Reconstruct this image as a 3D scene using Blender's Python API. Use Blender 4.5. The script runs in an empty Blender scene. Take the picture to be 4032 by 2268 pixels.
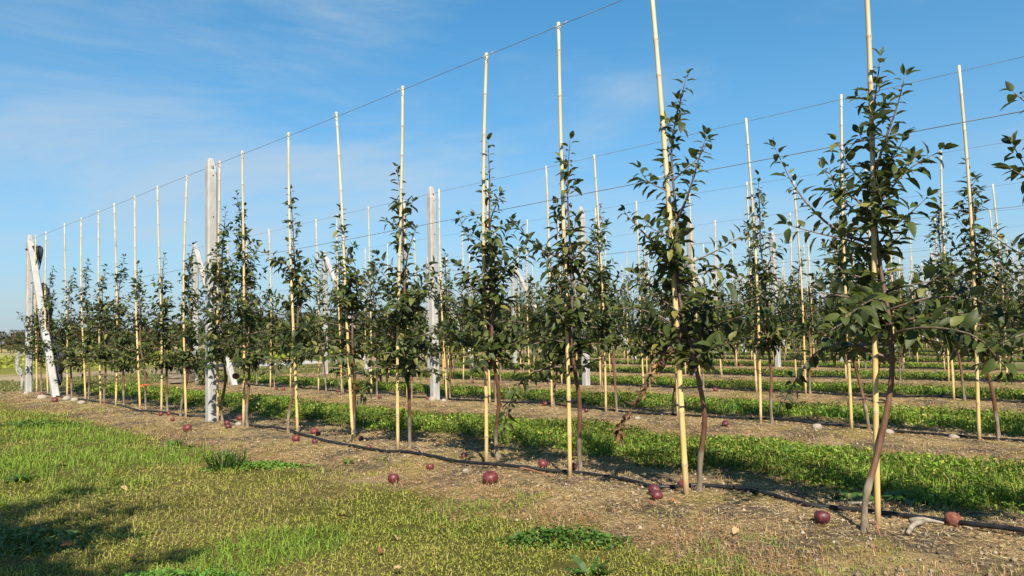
import bpy, math, random
import numpy as np
from mathutils import Matrix, Vector

# ------------------------------------------------------------------ camera, sky, sun, exposure
# World frame: x runs across the orchard rows, y runs along them towards the end posts, z is up (metres).
SC = bpy.context.scene
COL = SC.collection
YAW, PITCH, ROLL, CAMH = 0.7762, 0.0562, -0.0245, 0.9
NX, DX = np.array([math.cos(YAW), math.sin(YAW)]), np.array([-math.sin(YAW), math.cos(YAW)])

def to_rows(a):
    return Vector((a[0] * NX[0] + a[1] * NX[1], a[0] * DX[0] + a[1] * DX[1], a[2]))

fwd = np.array([0, math.cos(PITCH), math.sin(PITCH)])
upv = np.array([0, -math.sin(PITCH), math.cos(PITCH)])
rgt = np.array([1.0, 0, 0])
rr = math.cos(ROLL) * rgt + math.sin(ROLL) * upv
uu = -math.sin(ROLL) * rgt + math.cos(ROLL) * upv
cam = bpy.data.cameras.new('camera')
cam.lens = 36 * 3028 / 4032
cam.sensor_width = 36
cam.clip_start = 0.05
cam.clip_end = 6000
camo = bpy.data.objects.new('camera', cam)
COL.objects.link(camo)
R_, U_, F_ = to_rows(rr), to_rows(uu), to_rows(fwd)
camo.matrix_world = Matrix(((R_.x, U_.x, -F_.x, 0), (R_.y, U_.y, -F_.y, 0), (R_.z, U_.z, -F_.z, CAMH), (0, 0, 0, 1)))
SC.camera = camo

SUN_EL = math.radians(42)
SUN_STRENGTH = 5.0
SKY_STRENGTH = 0.105
EXPOSURE = 0.90
_s = to_rows(np.array([math.sin(math.radians(-9)), math.cos(math.radians(-9)), 0]))   # the way shadows fall
LDIR = Vector((_s.x * math.cos(SUN_EL), _s.y * math.cos(SUN_EL), -math.sin(SUN_EL)))
sun = bpy.data.lights.new('sun', 'SUN')
sun.energy = SUN_STRENGTH
sun.angle = math.radians(0.53)
sun.color = (1.0, 0.915, 0.79)
suno = bpy.data.objects.new('sun', sun)
COL.objects.link(suno)
suno.rotation_euler = LDIR.to_track_quat('-Z', 'Y').to_euler()
suno.location = (-20, -20, 30)

wd = bpy.data.worlds.new('World')
SC.world = wd
wd.use_nodes = True
wn, wl = wd.node_tree.nodes, wd.node_tree.links
wn.clear()
wout = wn.new('ShaderNodeOutputWorld')
wbg = wn.new('ShaderNodeBackground')
sky = wn.new('ShaderNodeTexSky')
sky.sky_type = 'NISHITA'
sky.sun_disc = False
sky.sun_elevation = SUN_EL
sky.sun_rotation = math.atan2(-_s.x, -_s.y)
sky.altitude = 100
sky.air_density = 0.72
sky.dust_density = 0.2
sky.ozone_density = 3.0
wbg.inputs['Strength'].default_value = SKY_STRENGTH

def wnode(t, **kw):
    n = wn.new(t)
    for k, v in kw.items():
        n.inputs[k].default_value = v
    return n

tc = wn.new('ShaderNodeTexCoord')
def wisp(scale, rot, sc, detail, lo, hi, off=(0, 0, 0)):
    m = wn.new('ShaderNodeMapping')
    m.inputs['Location'].default_value = off
    m.inputs['Scale'].default_value = sc
    m.inputs['Rotation'].default_value = rot
    wl.new(tc.outputs['Generated'], m.inputs['Vector'])
    n = wnode('ShaderNodeTexNoise', Scale=scale, Detail=detail, Roughness=0.62, Distortion=0.5)
    wl.new(m.outputs[0], n.inputs['Vector'])
    r = wnode('ShaderNodeMapRange', **{'From Min': lo, 'From Max': hi})
    r.interpolation_type = 'SMOOTHSTEP'
    wl.new(n.outputs[0], r.inputs[0])
    return r.outputs[0]
w1 = wisp(1.3, (0.10, 0.06, YAW + 0.5), (1.0, 1.0, 4.2), 9, 0.42, 0.70, (5.3, 1.1, 0.7))
w2 = wisp(4.5, (0.3, -0.2, 0.4), (1.0, 0.6, 5.0), 9, 0.55, 0.85)
wa = wn.new('ShaderNodeMath'); wa.operation = 'MULTIPLY_ADD'
wl.new(w2, wa.inputs[0]); wa.inputs[1].default_value = 0.35; wl.new(w1, wa.inputs[2])
wf = wn.new('ShaderNodeMath'); wf.operation = 'MULTIPLY'; wf.use_clamp = True
wl.new(wa.outputs[0], wf.inputs[0]); wf.inputs[1].default_value = 0.60
wmix = wn.new('ShaderNodeMixRGB')
wmix.inputs['Color2'].default_value = (2.95, 3.45, 3.8, 1)
hs = wn.new('ShaderNodeHueSaturation'); hs.inputs['Saturation'].default_value = 1.42; hs.inputs['Hue'].default_value = 0.484; hs.inputs['Value'].default_value = 1.02
wl.new(sky.outputs[0], hs.inputs['Color'])
# pale haze layer low in the sky, the same all the way round
wsep = wn.new('ShaderNodeSeparateXYZ'); wl.new(tc.outputs['Generated'], wsep.inputs[0])
wz = wn.new('ShaderNodeMath'); wz.operation = 'ABSOLUTE'; wl.new(wsep.outputs[2], wz.inputs[0])
wz2 = wn.new('ShaderNodeMath'); wz2.operation = 'MULTIPLY'; wl.new(wz.outputs[0], wz2.inputs[0]); wz2.inputs[1].default_value = -3.8
wz3 = wn.new('ShaderNodeMath'); wz3.operation = 'EXPONENT'; wl.new(wz2.outputs[0], wz3.inputs[0])
whz = wn.new('ShaderNodeMixRGB'); whz.inputs['Color2'].default_value = (2.1, 2.65, 2.95, 1)
wl.new(wz3.outputs[0], whz.inputs['Fac']); wl.new(hs.outputs[0], whz.inputs['Color1'])
wl.new(whz.outputs[0], wmix.inputs['Color1'])
wl.new(wf.outputs[0], wmix.inputs['Fac'])
wl.new(wmix.outputs[0], wbg.inputs['Color'])
wl.new(wbg.outputs[0], wout.inputs['Surface'])

SC.view_settings.view_transform = 'Standard'
SC.view_settings.look = 'None'
SC.view_settings.exposure = EXPOSURE
SC.view_settings.gamma = 1.0
SC.render.engine = 'CYCLES'
SC.cycles.max_bounces = 6
SC.cycles.transparent_max_bounces = 6

# ------------------------------------------------------------------ layout
V0, DV = 3.504, 2.944
NROWS = 17
RNG = np.random.default_rng(7)
rnd = random.Random(11)
ORD = ['zeroth', 'first', 'second', 'third', 'fourth', 'fifth', 'sixth', 'seventh', 'eighth', 'ninth', 'tenth', 'eleventh',
       'twelfth', 'thirteenth', 'fourteenth', 'fifteenth', 'sixteenth', 'seventeenth', 'eighteenth', 'nineteenth',
       'twentieth', 'twenty-first', 'twenty-second', 'twenty-third', 'twenty-fourth']
def rowname(i):
    return 'front row' if i == 0 else ORD[i + 1] + ' row'
def row_end(i):
    return 16.05 - 0.134 * i

def _hash(ix, iy, s):
    h = (ix.astype(np.int64) * 374761393 + iy.astype(np.int64) * 668265263 + s * 974634533) & 0x7fffffff
    h = ((h ^ (h >> 13)) * 1274126177) & 0x7fffffff
    return ((h ^ (h >> 16)) & 0xffff) / 65535.0
def vnoise(x, y, s=0):
    x, y = np.asarray(x, float), np.asarray(y, float)
    ix, iy = np.floor(x), np.floor(y)
    fx, fy = x - ix, y - iy
    fx, fy = fx * fx * (3 - 2 * fx), fy * fy * (3 - 2 * fy)
    a, b = _hash(ix, iy, s), _hash(ix + 1, iy, s)
    c, d = _hash(ix, iy + 1, s), _hash(ix + 1, iy + 1, s)
    return (a * (1 - fx) + b * fx) * (1 - fy) + (c * (1 - fx) + d * fx) * fy
def fbm(x, y, s=0, o=3):
    t, a, n = 0, 0.5, 0
    for k in range(o):
        t = t + a * vnoise(x * 2 ** k, y * 2 ** k, s + k); n += a; a *= 0.5
    return t / n
def rowdist(x):
    w = (x - V0 + DV / 2) % DV - DV / 2
    return w
def zg(x, y):
    x, y = np.asarray(x, float), np.asarray(y, float)
    near = np.exp(-(np.hypot(x - 4, y - 6) / 45) ** 2)
    m = 0.03 * np.exp(-(rowdist(x) / 0.42) ** 2) * (x > 2.2) * (y < 17) - 0.012
    return near * (m + 0.035 * (fbm(x * 1.1, y * 1.1, 3) - 0.5) + 0.014 * (fbm(x * 6, y * 6, 9) - 0.5))
def zg1(x, y):
    return float(zg(np.array([x]), np.array([y]))[0])

# ------------------------------------------------------------------ mesh helpers
def link(o, parent=None):
    COL.objects.link(o)
    if parent is not None:
        o.parent = parent
    return o
def meshdata(name, verts, faces, mats, smooth=False, tint=None, midx=None):
    me = bpy.data.meshes.new(name)
    me.from_pydata([tuple(v) for v in verts], [], faces)
    if not isinstance(mats, (list, tuple)):
        mats = [mats]
    for m in mats:
        me.materials.append(m)
    if smooth:
        me.polygons.foreach_set('use_smooth', [True] * len(me.polygons))
    if midx is not None:
        me.polygons.foreach_set('material_index', midx)
    if tint is not None:
        a = me.attributes.new('tint', 'FLOAT_COLOR', 'POINT')
        a.data.foreach_set('color', np.asarray(tint, np.float32).ravel())
    me.update()
    return me
def fastmesh(name, V, loops, starts, totals, mat, tint=None, smooth=False):
    me = bpy.data.meshes.new(name)
    me.vertices.add(len(V)); me.vertices.foreach_set('co', V.astype(np.float32).ravel())
    me.loops.add(len(loops)); me.loops.foreach_set('vertex_index', loops.astype(np.int32))
    me.polygons.add(len(starts)); me.polygons.foreach_set('loop_start', starts.astype(np.int32))
    me.polygons.foreach_set('loop_total', totals.astype(np.int32))
    if smooth:
        me.polygons.foreach_set('use_smooth', np.ones(len(starts), bool))
    me.materials.append(mat)
    if tint is not None:
        a = me.attributes.new('tint', 'FLOAT_COLOR', 'POINT')
        a.data.foreach_set('color', tint.astype(np.float32).ravel())
    me.update(calc_edges=True)
    return me
def obj(name, me, parent=None, loc=None, rot=None, scale=None):
    o = bpy.data.objects.new(name, me)
    if loc is not None: o.location = loc
    if rot is not None: o.rotation_euler = rot
    if scale is not None: o.scale = scale
    return link(o, parent)
def empty(name, loc, rot=(0, 0, 0)):
    o = bpy.data.objects.new(name, None)
    o.empty_display_size = 0.1
    o.location = loc; o.rotation_euler = rot
    return link(o)
def tag(o, label=None, cat=None, group=None, kind=None):
    if label: o['label'] = label
    if cat: o['category'] = cat
    if group: o['group'] = group
    if kind: o['kind'] = kind
    return o
class MB:
    def __init__(s): s.v, s.f, s.m = [], [], []
    def add(s, v, f, m=0):
        b = len(s.v); s.v += [tuple(p) for p in v]; s.f += [tuple(i + b for i in q) for q in f]; s.m += [m] * len(f); return s
    def tube(s, pts, rad, n=8, cap=True, m=0):
        pts = [Vector(p) for p in pts]
        if not isinstance(rad, (list, tuple, np.ndarray)): rad = [rad] * len(pts)
        V, Fc = [], []
        prev = None
        for i, p in enumerate(pts):
            t = (pts[min(i + 1, len(pts) - 1)] - pts[max(i - 1, 0)])
            t = t.normalized() if t.length > 1e-9 else Vector((0, 0, 1))
            if prev is None:
                a = Vector((0, 0, 1)) if abs(t.z) < 0.9 else Vector((1, 0, 0))
                prev = t.cross(a).normalized()
            u = (prev - t * prev.dot(t)).normalized(); prev = u
            w = t.cross(u)
            for k in range(n):
                an = 2 * math.pi * k / n
                V.append(p + (u * math.cos(an) + w * math.sin(an)) * rad[i])
        for i in range(len(pts) - 1):
            for k in range(n):
                Fc.append((i * n + k, i * n + (k + 1) % n, (i + 1) * n + (k + 1) % n, (i + 1) * n + k))
        if cap:
            Fc.append(tuple(range(n - 1, -1, -1))); Fc.append(tuple((len(pts) - 1) * n + k for k in range(n)))
        return s.add(V, Fc, m)
    def box(s, c, d, rot=None, m=0):
        V = [Vector((c[0] + sx * d[0] / 2, c[1] + sy * d[1] / 2, c[2] + sz * d[2] / 2)) for sx in (-1, 1) for sy in (-1, 1) for sz in (-1, 1)]
        if rot is not None:
            cc = Vector(c); V = [cc + rot @ (p - cc) for p in V]
        return s.add(V, [(0, 1, 3, 2), (4, 6, 7, 5), (0, 4, 5, 1), (2, 3, 7, 6), (0, 2, 6, 4), (1, 5, 7, 3)], m)
    def mesh(s, name, mats, smooth=False):
        return meshdata(name, s.v, s.f, mats, smooth, midx=s.m if isinstance(mats, (list, tuple)) and len(mats) > 1 else None)
def crom(P, n):
    P = [Vector(p) for p in P]
    Q = [P[0] * 2 - P[1]] + P + [P[-1] * 2 - P[-2]]
    out = []
    seg = len(P) - 1
    for i in range(n):
        t = i / (n - 1) * seg; k = min(int(t), seg - 1); f = t - k
        a, b, c, d = Q[k:k + 4]
        out.append(0.5 * ((2 * b) + (c - a) * f + (2 * a - 5 * b + 4 * c - d) * f * f + (3 * b - 3 * c + d - a) * f ** 3))
    return out

# ------------------------------------------------------------------ materials
class NT:
    def __init__(s, name):
        s.mat = bpy.data.materials.new(name); s.mat.use_nodes = True
        s.n, s.l = s.mat.node_tree.nodes, s.mat.node_tree.links
        s.b = s.n['Principled BSDF']; s.out = s.n['Material Output']
        s.co = None
    def new(s, t, **kw):
        n = s.n.new(t)
        for k, v in kw.items():
            k = k.replace('_', ' ')
            if hasattr(v, 'is_output') or isinstance(v, bpy.types.NodeSocket): s.l.new(v, n.inputs[k])
            else: n.inputs[k].default_value = v
        return n
    def coord(s):
        if s.co is None: s.co = s.n.new('ShaderNodeTexCoord').outputs['Object']
        return s.co
    def noise(s, scale, detail=4, rough=0.6, vec=None, stretch=None, dist=0.0):
        v = vec or s.coord()
        if stretch:
            m = s.n.new('ShaderNodeMapping'); m.inputs['Scale'].default_value = stretch
            s.l.new(v, m.inputs['Vector']); v = m.outputs[0]
        n = s.new('ShaderNodeTexNoise', Scale=scale, Detail=detail, Roughness=rough, Distortion=dist)
        s.l.new(v, n.inputs['Vector'])
        return n.outputs[0]
    def ramp(s, x, lo, hi, a=0.0, b=1.0):
        r = s.n.new('ShaderNodeMapRange'); r.interpolation_type = 'SMOOTHSTEP'
        s.l.new(x, r.inputs[0])
        for i, v in zip((1, 2, 3, 4), (lo, hi, a, b)): r.inputs[i].default_value = v
        return r.outputs[0]
    def math(s, op, a, b=None, c=None):
        m = s.n.new('ShaderNodeMath'); m.operation = op
        for i, v in enumerate((a, b, c)):
            if v is None: continue
            if isinstance(v, bpy.types.NodeSocket): s.l.new(v, m.inputs[i])
            else: m.inputs[i].default_value = v
        return m.outputs[0]
    def mix(s, f, a, b, mode='MIX'):
        m = s.n.new('ShaderNodeMixRGB'); m.blend_type = mode
        for i, v in zip((0, 1, 2), (f, a, b)):
            if isinstance(v, bpy.types.NodeSocket): s.l.new(v, m.inputs[i])
            else: m.inputs[i].default_value = v if i == 0 else (*v, 1)
        return m.outputs[0]
    def base(s, c):
        if isinstance(c, bpy.types.NodeSocket): s.l.new(c, s.b.inputs['Base Color'])
        else: s.b.inputs['Base Color'].default_value = (*c, 1)
    def rough(s, r, spec=0.3):
        s.b.inputs['Roughness'].default_value = r; s.b.inputs['Specular IOR Level'].default_value = spec
    def bump(s, h, strength=0.5, dist=0.01):
        b = s.new('ShaderNodeBump', Strength=strength, Distance=dist); s.l.new(h, b.inputs['Height'])
        s.l.new(b.outputs[0], s.b.inputs['Normal'])

def simple(name, c1, c2, scale=20, rough=0.7, spec=0.3, bump=0.0, bscale=None, stretch=None, bdist=0.005, lo=0.35, hi=0.65):
    t = NT(name)
    f = t.ramp(t.noise(scale, 5, stretch=stretch), lo, hi)
    t.base(t.mix(f, c1, c2)); t.rough(rough, spec)
    if bump: t.bump(t.noise(bscale or scale * 2, 5, stretch=stretch), bump, bdist)
    return t.mat

def leafmat(name, rough=0.45, spec=0.4, trans=0.22, under=None, gain=1.0):
    t = NT(name)
    a = t.n.new('ShaderNodeAttribute'); a.attribute_name = 'tint'
    c = a.outputs['Color']
    if under:
        g = t.n.new('ShaderNodeNewGeometry')
        c = t.mix(g.outputs['Backfacing'], c, t.mix(0.72, c, under))
    t.base(c); t.rough(rough, spec)
    tr = t.n.new('ShaderNodeBsdfTranslucent')
    t.l.new(t.mix(1.0, c, (1.5, 1.7, 0.6), 'MULTIPLY'), tr.inputs['Color'])
    ms = t.n.new('ShaderNodeMixShader'); ms.inputs[0].default_value = trans
    t.l.new(t.b.outputs[0], ms.inputs[1]); t.l.new(tr.outputs[0], ms.inputs[2])
    t.l.new(ms.outputs[0], t.out.inputs['Surface'])
    return t.mat

M = {}
M['leaf'] = leafmat('apple_leaf', 0.50, 0.22, 0.14, under=(0.13, 0.15, 0.085))
M['grass'] = leafmat('grass_blade', 0.6, 0.2, 0.25)
M['straw'] = leafmat('straw_bits', 0.8, 0.1, 0.05)
M['weed'] = leafmat('weed_leaf', 0.5, 0.3, 0.25)
M['deadleaf'] = leafmat('dead_leaf', 0.75, 0.15, 0.15)

# trunk: grey-brown rootstock below the graft, red-brown bark above, grey again high up
t = NT('apple_bark')
sep = t.n.new('ShaderNodeSeparateXYZ'); t.l.new(t.coord(), sep.inputs[0])
nz = t.math('ADD', sep.outputs[2], t.math('MULTIPLY', t.noise(14, 3), 0.06))
red = t.mix(t.ramp(t.noise(25, 5, stretch=(1, 1, 0.3)), 0.35, 0.7), (0.095, 0.040, 0.022), (0.16, 0.085, 0.052))
grey = t.mix(t.ramp(t.noise(40, 5, stretch=(1, 1, 0.35)), 0.35, 0.7), (0.13, 0.098, 0.065), (0.25, 0.20, 0.14))
c = t.mix(t.ramp(nz, 0.22, 0.28), grey, red)
c = t.mix(t.ramp(nz, 0.6, 1.0, 0, 0.75), c, (0.10, 0.075, 0.055))
c = t.mix(t.ramp(t.noise(6, 2, stretch=(0.2, 0.2, 6)), 0.66, 0.70, 0, 0.5), c, (0.27, 0.21, 0.16))
t.base(c); t.rough(0.5, 0.35); t.bump(t.noise(90, 4, stretch=(1, 1, 0.25)), 0.35, 0.003)
M['bark'] = t.mat
M['twig'] = simple('young_twig', (0.09, 0.05, 0.035), (0.17, 0.13, 0.10), 30, 0.6)
# bamboo
t = NT('bamboo')
oi = t.n.new('ShaderNodeObjectInfo')
sep = t.n.new('ShaderNodeSeparateXYZ'); t.l.new(t.coord(), sep.inputs[0])
vary = t.new('ShaderNodeVectorMath'); vary.operation = 'ADD'
t.l.new(t.coord(), vary.inputs[0])
cb = t.n.new('ShaderNodeCombineXYZ'); t.l.new(t.math('MULTIPLY', oi.outputs['Random'], 31.0), cb.inputs[2]); t.l.new(cb.outputs[0], vary.inputs[1])
vv = vary.outputs[0]
c = t.mix(t.ramp(sep.outputs[2], 0.3, 2.4), (0.52, 0.375, 0.145), (0.50, 0.41, 0.255))
c = t.mix(t.ramp(t.noise(5, 4, vec=vv, stretch=(1, 1, 0.35)), 0.4, 0.7, 0, 0.45), c, (0.608, 0.468, 0.211))
c = t.mix(t.ramp(t.noise(60, 5, vec=vv, stretch=(1, 1, 0.06)), 0.5, 0.75, 0, 0.5), c, (0.40, 0.27, 0.12))
c = t.mix(t.ramp(t.noise(14, 6, vec=vv, stretch=(1, 1, 0.4)), 0.66, 0.74, 0, 0.7), c, (0.22, 0.13, 0.07))
c = t.mix(t.ramp(t.noise(2.2, 5, vec=vv, stretch=(1, 1, 0.8)), 0.52, 0.70, 0, 0.55), c, (0.46, 0.40, 0.30))
c = t.mix(t.math('MULTIPLY', t.ramp(t.noise(3.0, 2, vec=vv), 0.4, 0.7), 0.35), c, (0.56, 0.34, 0.10))
c = t.mix(t.ramp(sep.outputs[2], 0.16, 0.02, 0, 0.6), c, (0.24, 0.18, 0.12))
t.base(c); t.rough(0.45, 0.4); t.bump(t.noise(120, 3, vec=vv, stretch=(1, 1, 0.05)), 0.15, 0.002)
M['bamboo'] = t.mat
M['bamboo_node'] = simple('bamboo_node', (0.265, 0.179, 0.086), (0.452, 0.359, 0.195), 60, 0.6)
# concrete
t = NT('concrete')
c = t.mix(t.ramp(t.noise(9, 6, stretch=(1, 1, 0.5)), 0.35, 0.7), (0.304, 0.296, 0.276), (0.408, 0.396, 0.372))
c = t.mix(t.ramp(t.noise(55, 4), 0.56, 0.66, 0, 0.4), c, (0.24, 0.23, 0.215))
c = t.mix(t.ramp(t.noise(5, 5, stretch=(2.5, 2.5, 0.4)), 0.58, 0.75, 0, 0.3), c, (0.29, 0.275, 0.235))
t.base(c); t.rough(0.85, 0.2); t.bump(t.noise(110, 5), 0.5, 0.003)
M['concrete'] = t.mat
M['hole_shade'] = simple('hole_shade_black', (0.012, 0.012, 0.012), (0.02, 0.02, 0.02))  # shade inside the post's wire holes, put into the colour
M['wire'] = simple('steel_wire', (0.12, 0.12, 0.12), (0.2, 0.2, 0.2), 8, 0.4, 0.5)
M['hose'] = simple('black_hose', (0.008, 0.008, 0.009), (0.02, 0.02, 0.02), 18, 0.45, 0.3)
M['tie'] = simple('black_tie', (0.012, 0.012, 0.012), (0.03, 0.03, 0.03), 60, 0.5)
M['clip'] = simple('white_clip', (0.480, 0.480, 0.464), (0.560, 0.560, 0.544), 30, 0.5)
M['net'] = simple('black_net', (0.01, 0.011, 0.014), (0.03, 0.032, 0.04), 40, 0.6, bump=0.4)
M['string'] = simple('white_string', (0.360, 0.352, 0.328), (0.440, 0.432, 0.400), 30, 0.8)
M['ribbon'] = simple('orange_ribbon', (0.75, 0.09, 0.03), (0.8, 0.13, 0.05), 30, 0.5)
M['crate'] = simple('weathered_crate_wood', (0.12, 0.095, 0.07), (0.24, 0.20, 0.15), 6, 0.85, stretch=(1, 1, 5), bump=0.3)
M['drywood'] = simple('bleached_wood', (0.17, 0.14, 0.105), (0.30, 0.26, 0.20), 22, 0.85, stretch=(1, 1, 0.3), bump=0.5)
M['redtwig'] = simple('red_twig', (0.24, 0.09, 0.05), (0.36, 0.16, 0.09), 40, 0.7)
M['stone'] = simple('field_stone', (0.240, 0.200, 0.152), (0.400, 0.352, 0.288), 14, 0.9, bump=0.6, bdist=0.01)
M['whitesheet'] = simple('white_sheet', (0.264, 0.256, 0.240), (0.360, 0.352, 0.328), 5, 0.6)
# apple skin
t = NT('apple_skin')
oi = t.n.new('ShaderNodeObjectInfo')
c = t.mix(oi.outputs['Random'], (0.070, 0.013, 0.020), (0.155, 0.024, 0.026))
c = t.mix(t.ramp(t.noise(3.5, 5, stretch=(1, 1, 0.5)), 0.48, 0.72, 0, 0.75), c, (0.21, 0.075, 0.045))
c = t.mix(t.ramp(t.noise(22, 2), 0.64, 0.70, 0, 0.6), c, (0.30, 0.16, 0.10))
c = t.mix(t.ramp(t.noise(1.6, 3), 0.60, 0.68, 0, 0.8), c, (0.11, 0.055, 0.03))
t.base(c); t.rough(0.46, 0.4); t.bump(t.noise(70, 3), 0.08, 0.002)
M['apple'] = t.mat
M['rotapple'] = simple('rotten_apple_skin', (0.13, 0.035, 0.025), (0.20, 0.085, 0.05), 3, 0.6, bump=0.5)

# ground: soil strips under the rows, turf between them, headland and crop field beyond the row ends
t = NT('orchard_ground')
sep = t.n.new('ShaderNodeSeparateXYZ'); t.l.new(t.coord(), sep.inputs[0])
X, Y = sep.outputs[0], sep.outputs[1]
e1 = t.math('MULTIPLY', t.math('SUBTRACT', t.noise(1.6, 5), 0.5), 0.55)
e2 = t.math('MULTIPLY', t.math('SUBTRACT', t.noise(9, 4), 0.5), 0.22)
ed = t.math('ADD', e1, e2)
wr = t.math('WRAP', t.math('SUBTRACT', X, V0 - 0.06), DV / 2, -DV / 2)
dist = t.math('ADD', t.math('ABSOLUTE', wr), ed)
soilm = t.ramp(dist, 0.92, 0.62)
soilm = t.math('MULTIPLY', soilm, t.ramp(X, 1.9, 2.1))
yn = t.math('ADD', Y, t.math('MULTIPLY', ed, 4.0))
soilm = t.math('MULTIPLY', soilm, t.ramp(yn, 17.2, 16.6))
nb = t.noise(2.3, 6, 0.65)
nf = t.noise(26, 8, 0.7)
nst = t.noise(55, 6, 0.7, stretch=(0.6, 0.22, 1))
soil = t.mix(t.ramp(nb, 0.40, 0.60), (0.092, 0.068, 0.046), (0.304, 0.212, 0.100))
soil = t.mix(t.ramp(nst, 0.50, 0.68, 0, 0.7), soil, (0.480, 0.376, 0.200))
soil = t.mix(t.ramp(nf, 0.56, 0.68, 0, 0.8), soil, (0.072, 0.052, 0.036))
soil = t.mix(t.math('MULTIPLY', t.ramp(t.noise(3.4, 6, 0.7), 0.54, 0.66), 0.75), soil, (0.095, 0.075, 0.058))
mossm = t.math('MULTIPLY', t.ramp(t.noise(1.3, 6, 0.6), 0.50, 0.62), t.ramp(t.noise(11, 4), 0.36, 0.6))
soil = t.mix(t.math('MULTIPLY', mossm, 0.8), soil, (0.232, 0.192, 0.040))
turf = t.mix(t.ramp(t.noise(1.1, 5), 0.38, 0.66), (0.080, 0.080, 0.016), (0.152, 0.112, 0.044))
turf = t.mix(t.ramp(nf, 0.5, 0.7, 0, 0.6), turf, (0.068, 0.064, 0.020))
g = t.mix(soilm, turf, soil)
head = t.mix(t.ramp(t.noise(0.9, 5), 0.42, 0.6), (0.104, 0.100, 0.028), (0.216, 0.164, 0.092))
g = t.mix(t.ramp(yn, 16.6, 18.0), g, head)
tan = t.mix(t.ramp(t.noise(0.5, 5), 0.4, 0.6), (0.240, 0.180, 0.100), (0.320, 0.248, 0.144))
g = t.mix(t.math('MULTIPLY', t.ramp(yn, 21.0, 22.0), t.ramp(yn, 26.5, 25.0)), g, tan)
crop = t.mix(t.ramp(t.noise(0.22, 5), 0.42, 0.60), (0.160, 0.160, 0.028), (0.272, 0.220, 0.096))
g = t.mix(t.ramp(yn, 25.0, 26.5), g, crop)
g = t.mix(t.ramp(yn, 56.0, 62.0), g, t.mix(t.ramp(t.noise(0.3, 4), 0.4, 0.6), (0.320, 0.264, 0.128), (0.216, 0.208, 0.064)))
t.base(g); t.rough(0.95, 0.1)
t.bump(t.math('ADD', t.math('MULTIPLY', nf, 1.0), t.math('MULTIPLY', nst, 0.6)), 0.9, 0.03)
M['ground'] = t.mat

# ------------------------------------------------------------------ ground sheet
def axis(parts):
    a = np.concatenate([np.arange(s, e, st) for s, e, st in parts])
    return np.unique(np.round(a, 4))
gx = axis([(-4000, -200, 600), (-200, -20, 20), (-20, -3, 1), (-3, 10, 0.07), (10, 22, 0.2), (22, 60, 0.6), (60, 200, 10), (200, 4001, 400)])
gy = axis([(-4000, -200, 600), (-200, -20, 20), (-20, -1, 1), (-1, 10, 0.09), (10, 19, 0.18), (19, 60, 1.0), (60, 200, 8), (200, 4001, 400)])
GX, GY = np.meshgrid(gx, gy)
GV = np.stack([GX.ravel(), GY.ravel(), zg(GX.ravel(), GY.ravel())], 1)
nx_, ny_ = len(gx), len(gy)
ii = (np.arange(ny_ - 1)[:, None] * nx_ + np.arange(nx_ - 1)[None, :]).ravel()
GL = np.stack([ii, ii + 1, ii + nx_ + 1, ii + nx_], 1).ravel()
ground = obj('ground', fastmesh('ground', GV, GL, np.arange(len(ii)) * 4, np.full(len(ii), 4), M['ground'], smooth=True))
tag(ground, 'orchard ground with bare soil strips under the tree rows', 'ground', kind='structure')

# ------------------------------------------------------------------ turf, straw and crop (uncountable stuff), thinned with distance
def blades(name, P, az, lean, ln, wd_, col, mat, bend=0.5):
    """five-vertex bent blades"""
    n = len(P)
    d0 = np.stack([np.sin(lean) * np.cos(az), np.sin(lean) * np.sin(az), np.cos(lean)], 1)
    l2 = np.clip(lean + bend, 0, 1.9)
    d1 = np.stack([np.sin(l2) * np.cos(az), np.sin(l2) * np.sin(az), np.cos(l2)], 1)
    s = np.stack([-np.sin(az), np.cos(az), np.zeros(n)], 1)
    L, Wd = ln[:, None], wd_[:, None]
    mid = P + d0 * L * 0.55
    tip = mid + d1 * L * 0.45
    V = np.stack([P - s * Wd * 0.35, P + s * Wd * 0.35, mid + s * Wd * 0.5, mid - s * Wd * 0.5, tip], 1).reshape(-1, 3)
    b = np.arange(n)[:, None] * 5
    loops = (b + np.array([0, 1, 2, 3, 3, 2, 4])).ravel()
    st = (np.arange(n)[:, None] * 7 + np.array([0, 4])).ravel()
    to = np.tile([4, 3], n)
    t4 = np.concatenate([col, np.ones((n, 1))], 1)
    return fastmesh(name, V, loops, st, to, mat, np.repeat(t4, 5, 0))
def leaflets(name, P, az, el, roll, ln, wd_, col, mat):
    """small folded diamond leaves centred on P"""
    n = len(P)
    d = np.stack([np.cos(el) * np.cos(az), np.cos(el) * np.sin(az), np.sin(el)], 1)
    s0 = np.stack([-np.sin(az), np.cos(az), np.zeros(n)], 1)
    u0 = np.cross(d, s0)
    s = s0 * np.cos(roll)[:, None] + u0 * np.sin(roll)[:, None]
    u = np.cross(d, s)
    L, Wd = ln[:, None], wd_[:, None]
    V = np.stack([P - d * L * 0.5, P + s * Wd * 0.5 - d * L * 0.05 + u * Wd * 0.2, P + d * L * 0.5, P - s * Wd * 0.5 - d * L * 0.05 + u * Wd * 0.2], 1).reshape(-1, 3)
    b = np.arange(n)[:, None] * 4
    loops = (b + np.array([0, 1, 2, 0, 2, 3])).ravel()
    st = np.arange(n * 2) * 3
    t4 = np.concatenate([col, np.ones((n, 1))], 1)
    return fastmesh(name, V, loops, st, np.full(n * 2, 3), mat, np.repeat(t4, 4, 0))
def pal(n, cols, w):
    c = np.array(cols)[RNG.choice(len(cols), n, p=np.array(w) / np.sum(w))]
    return c * RNG.uniform(0.75, 1.25, (n, 1))

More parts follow.
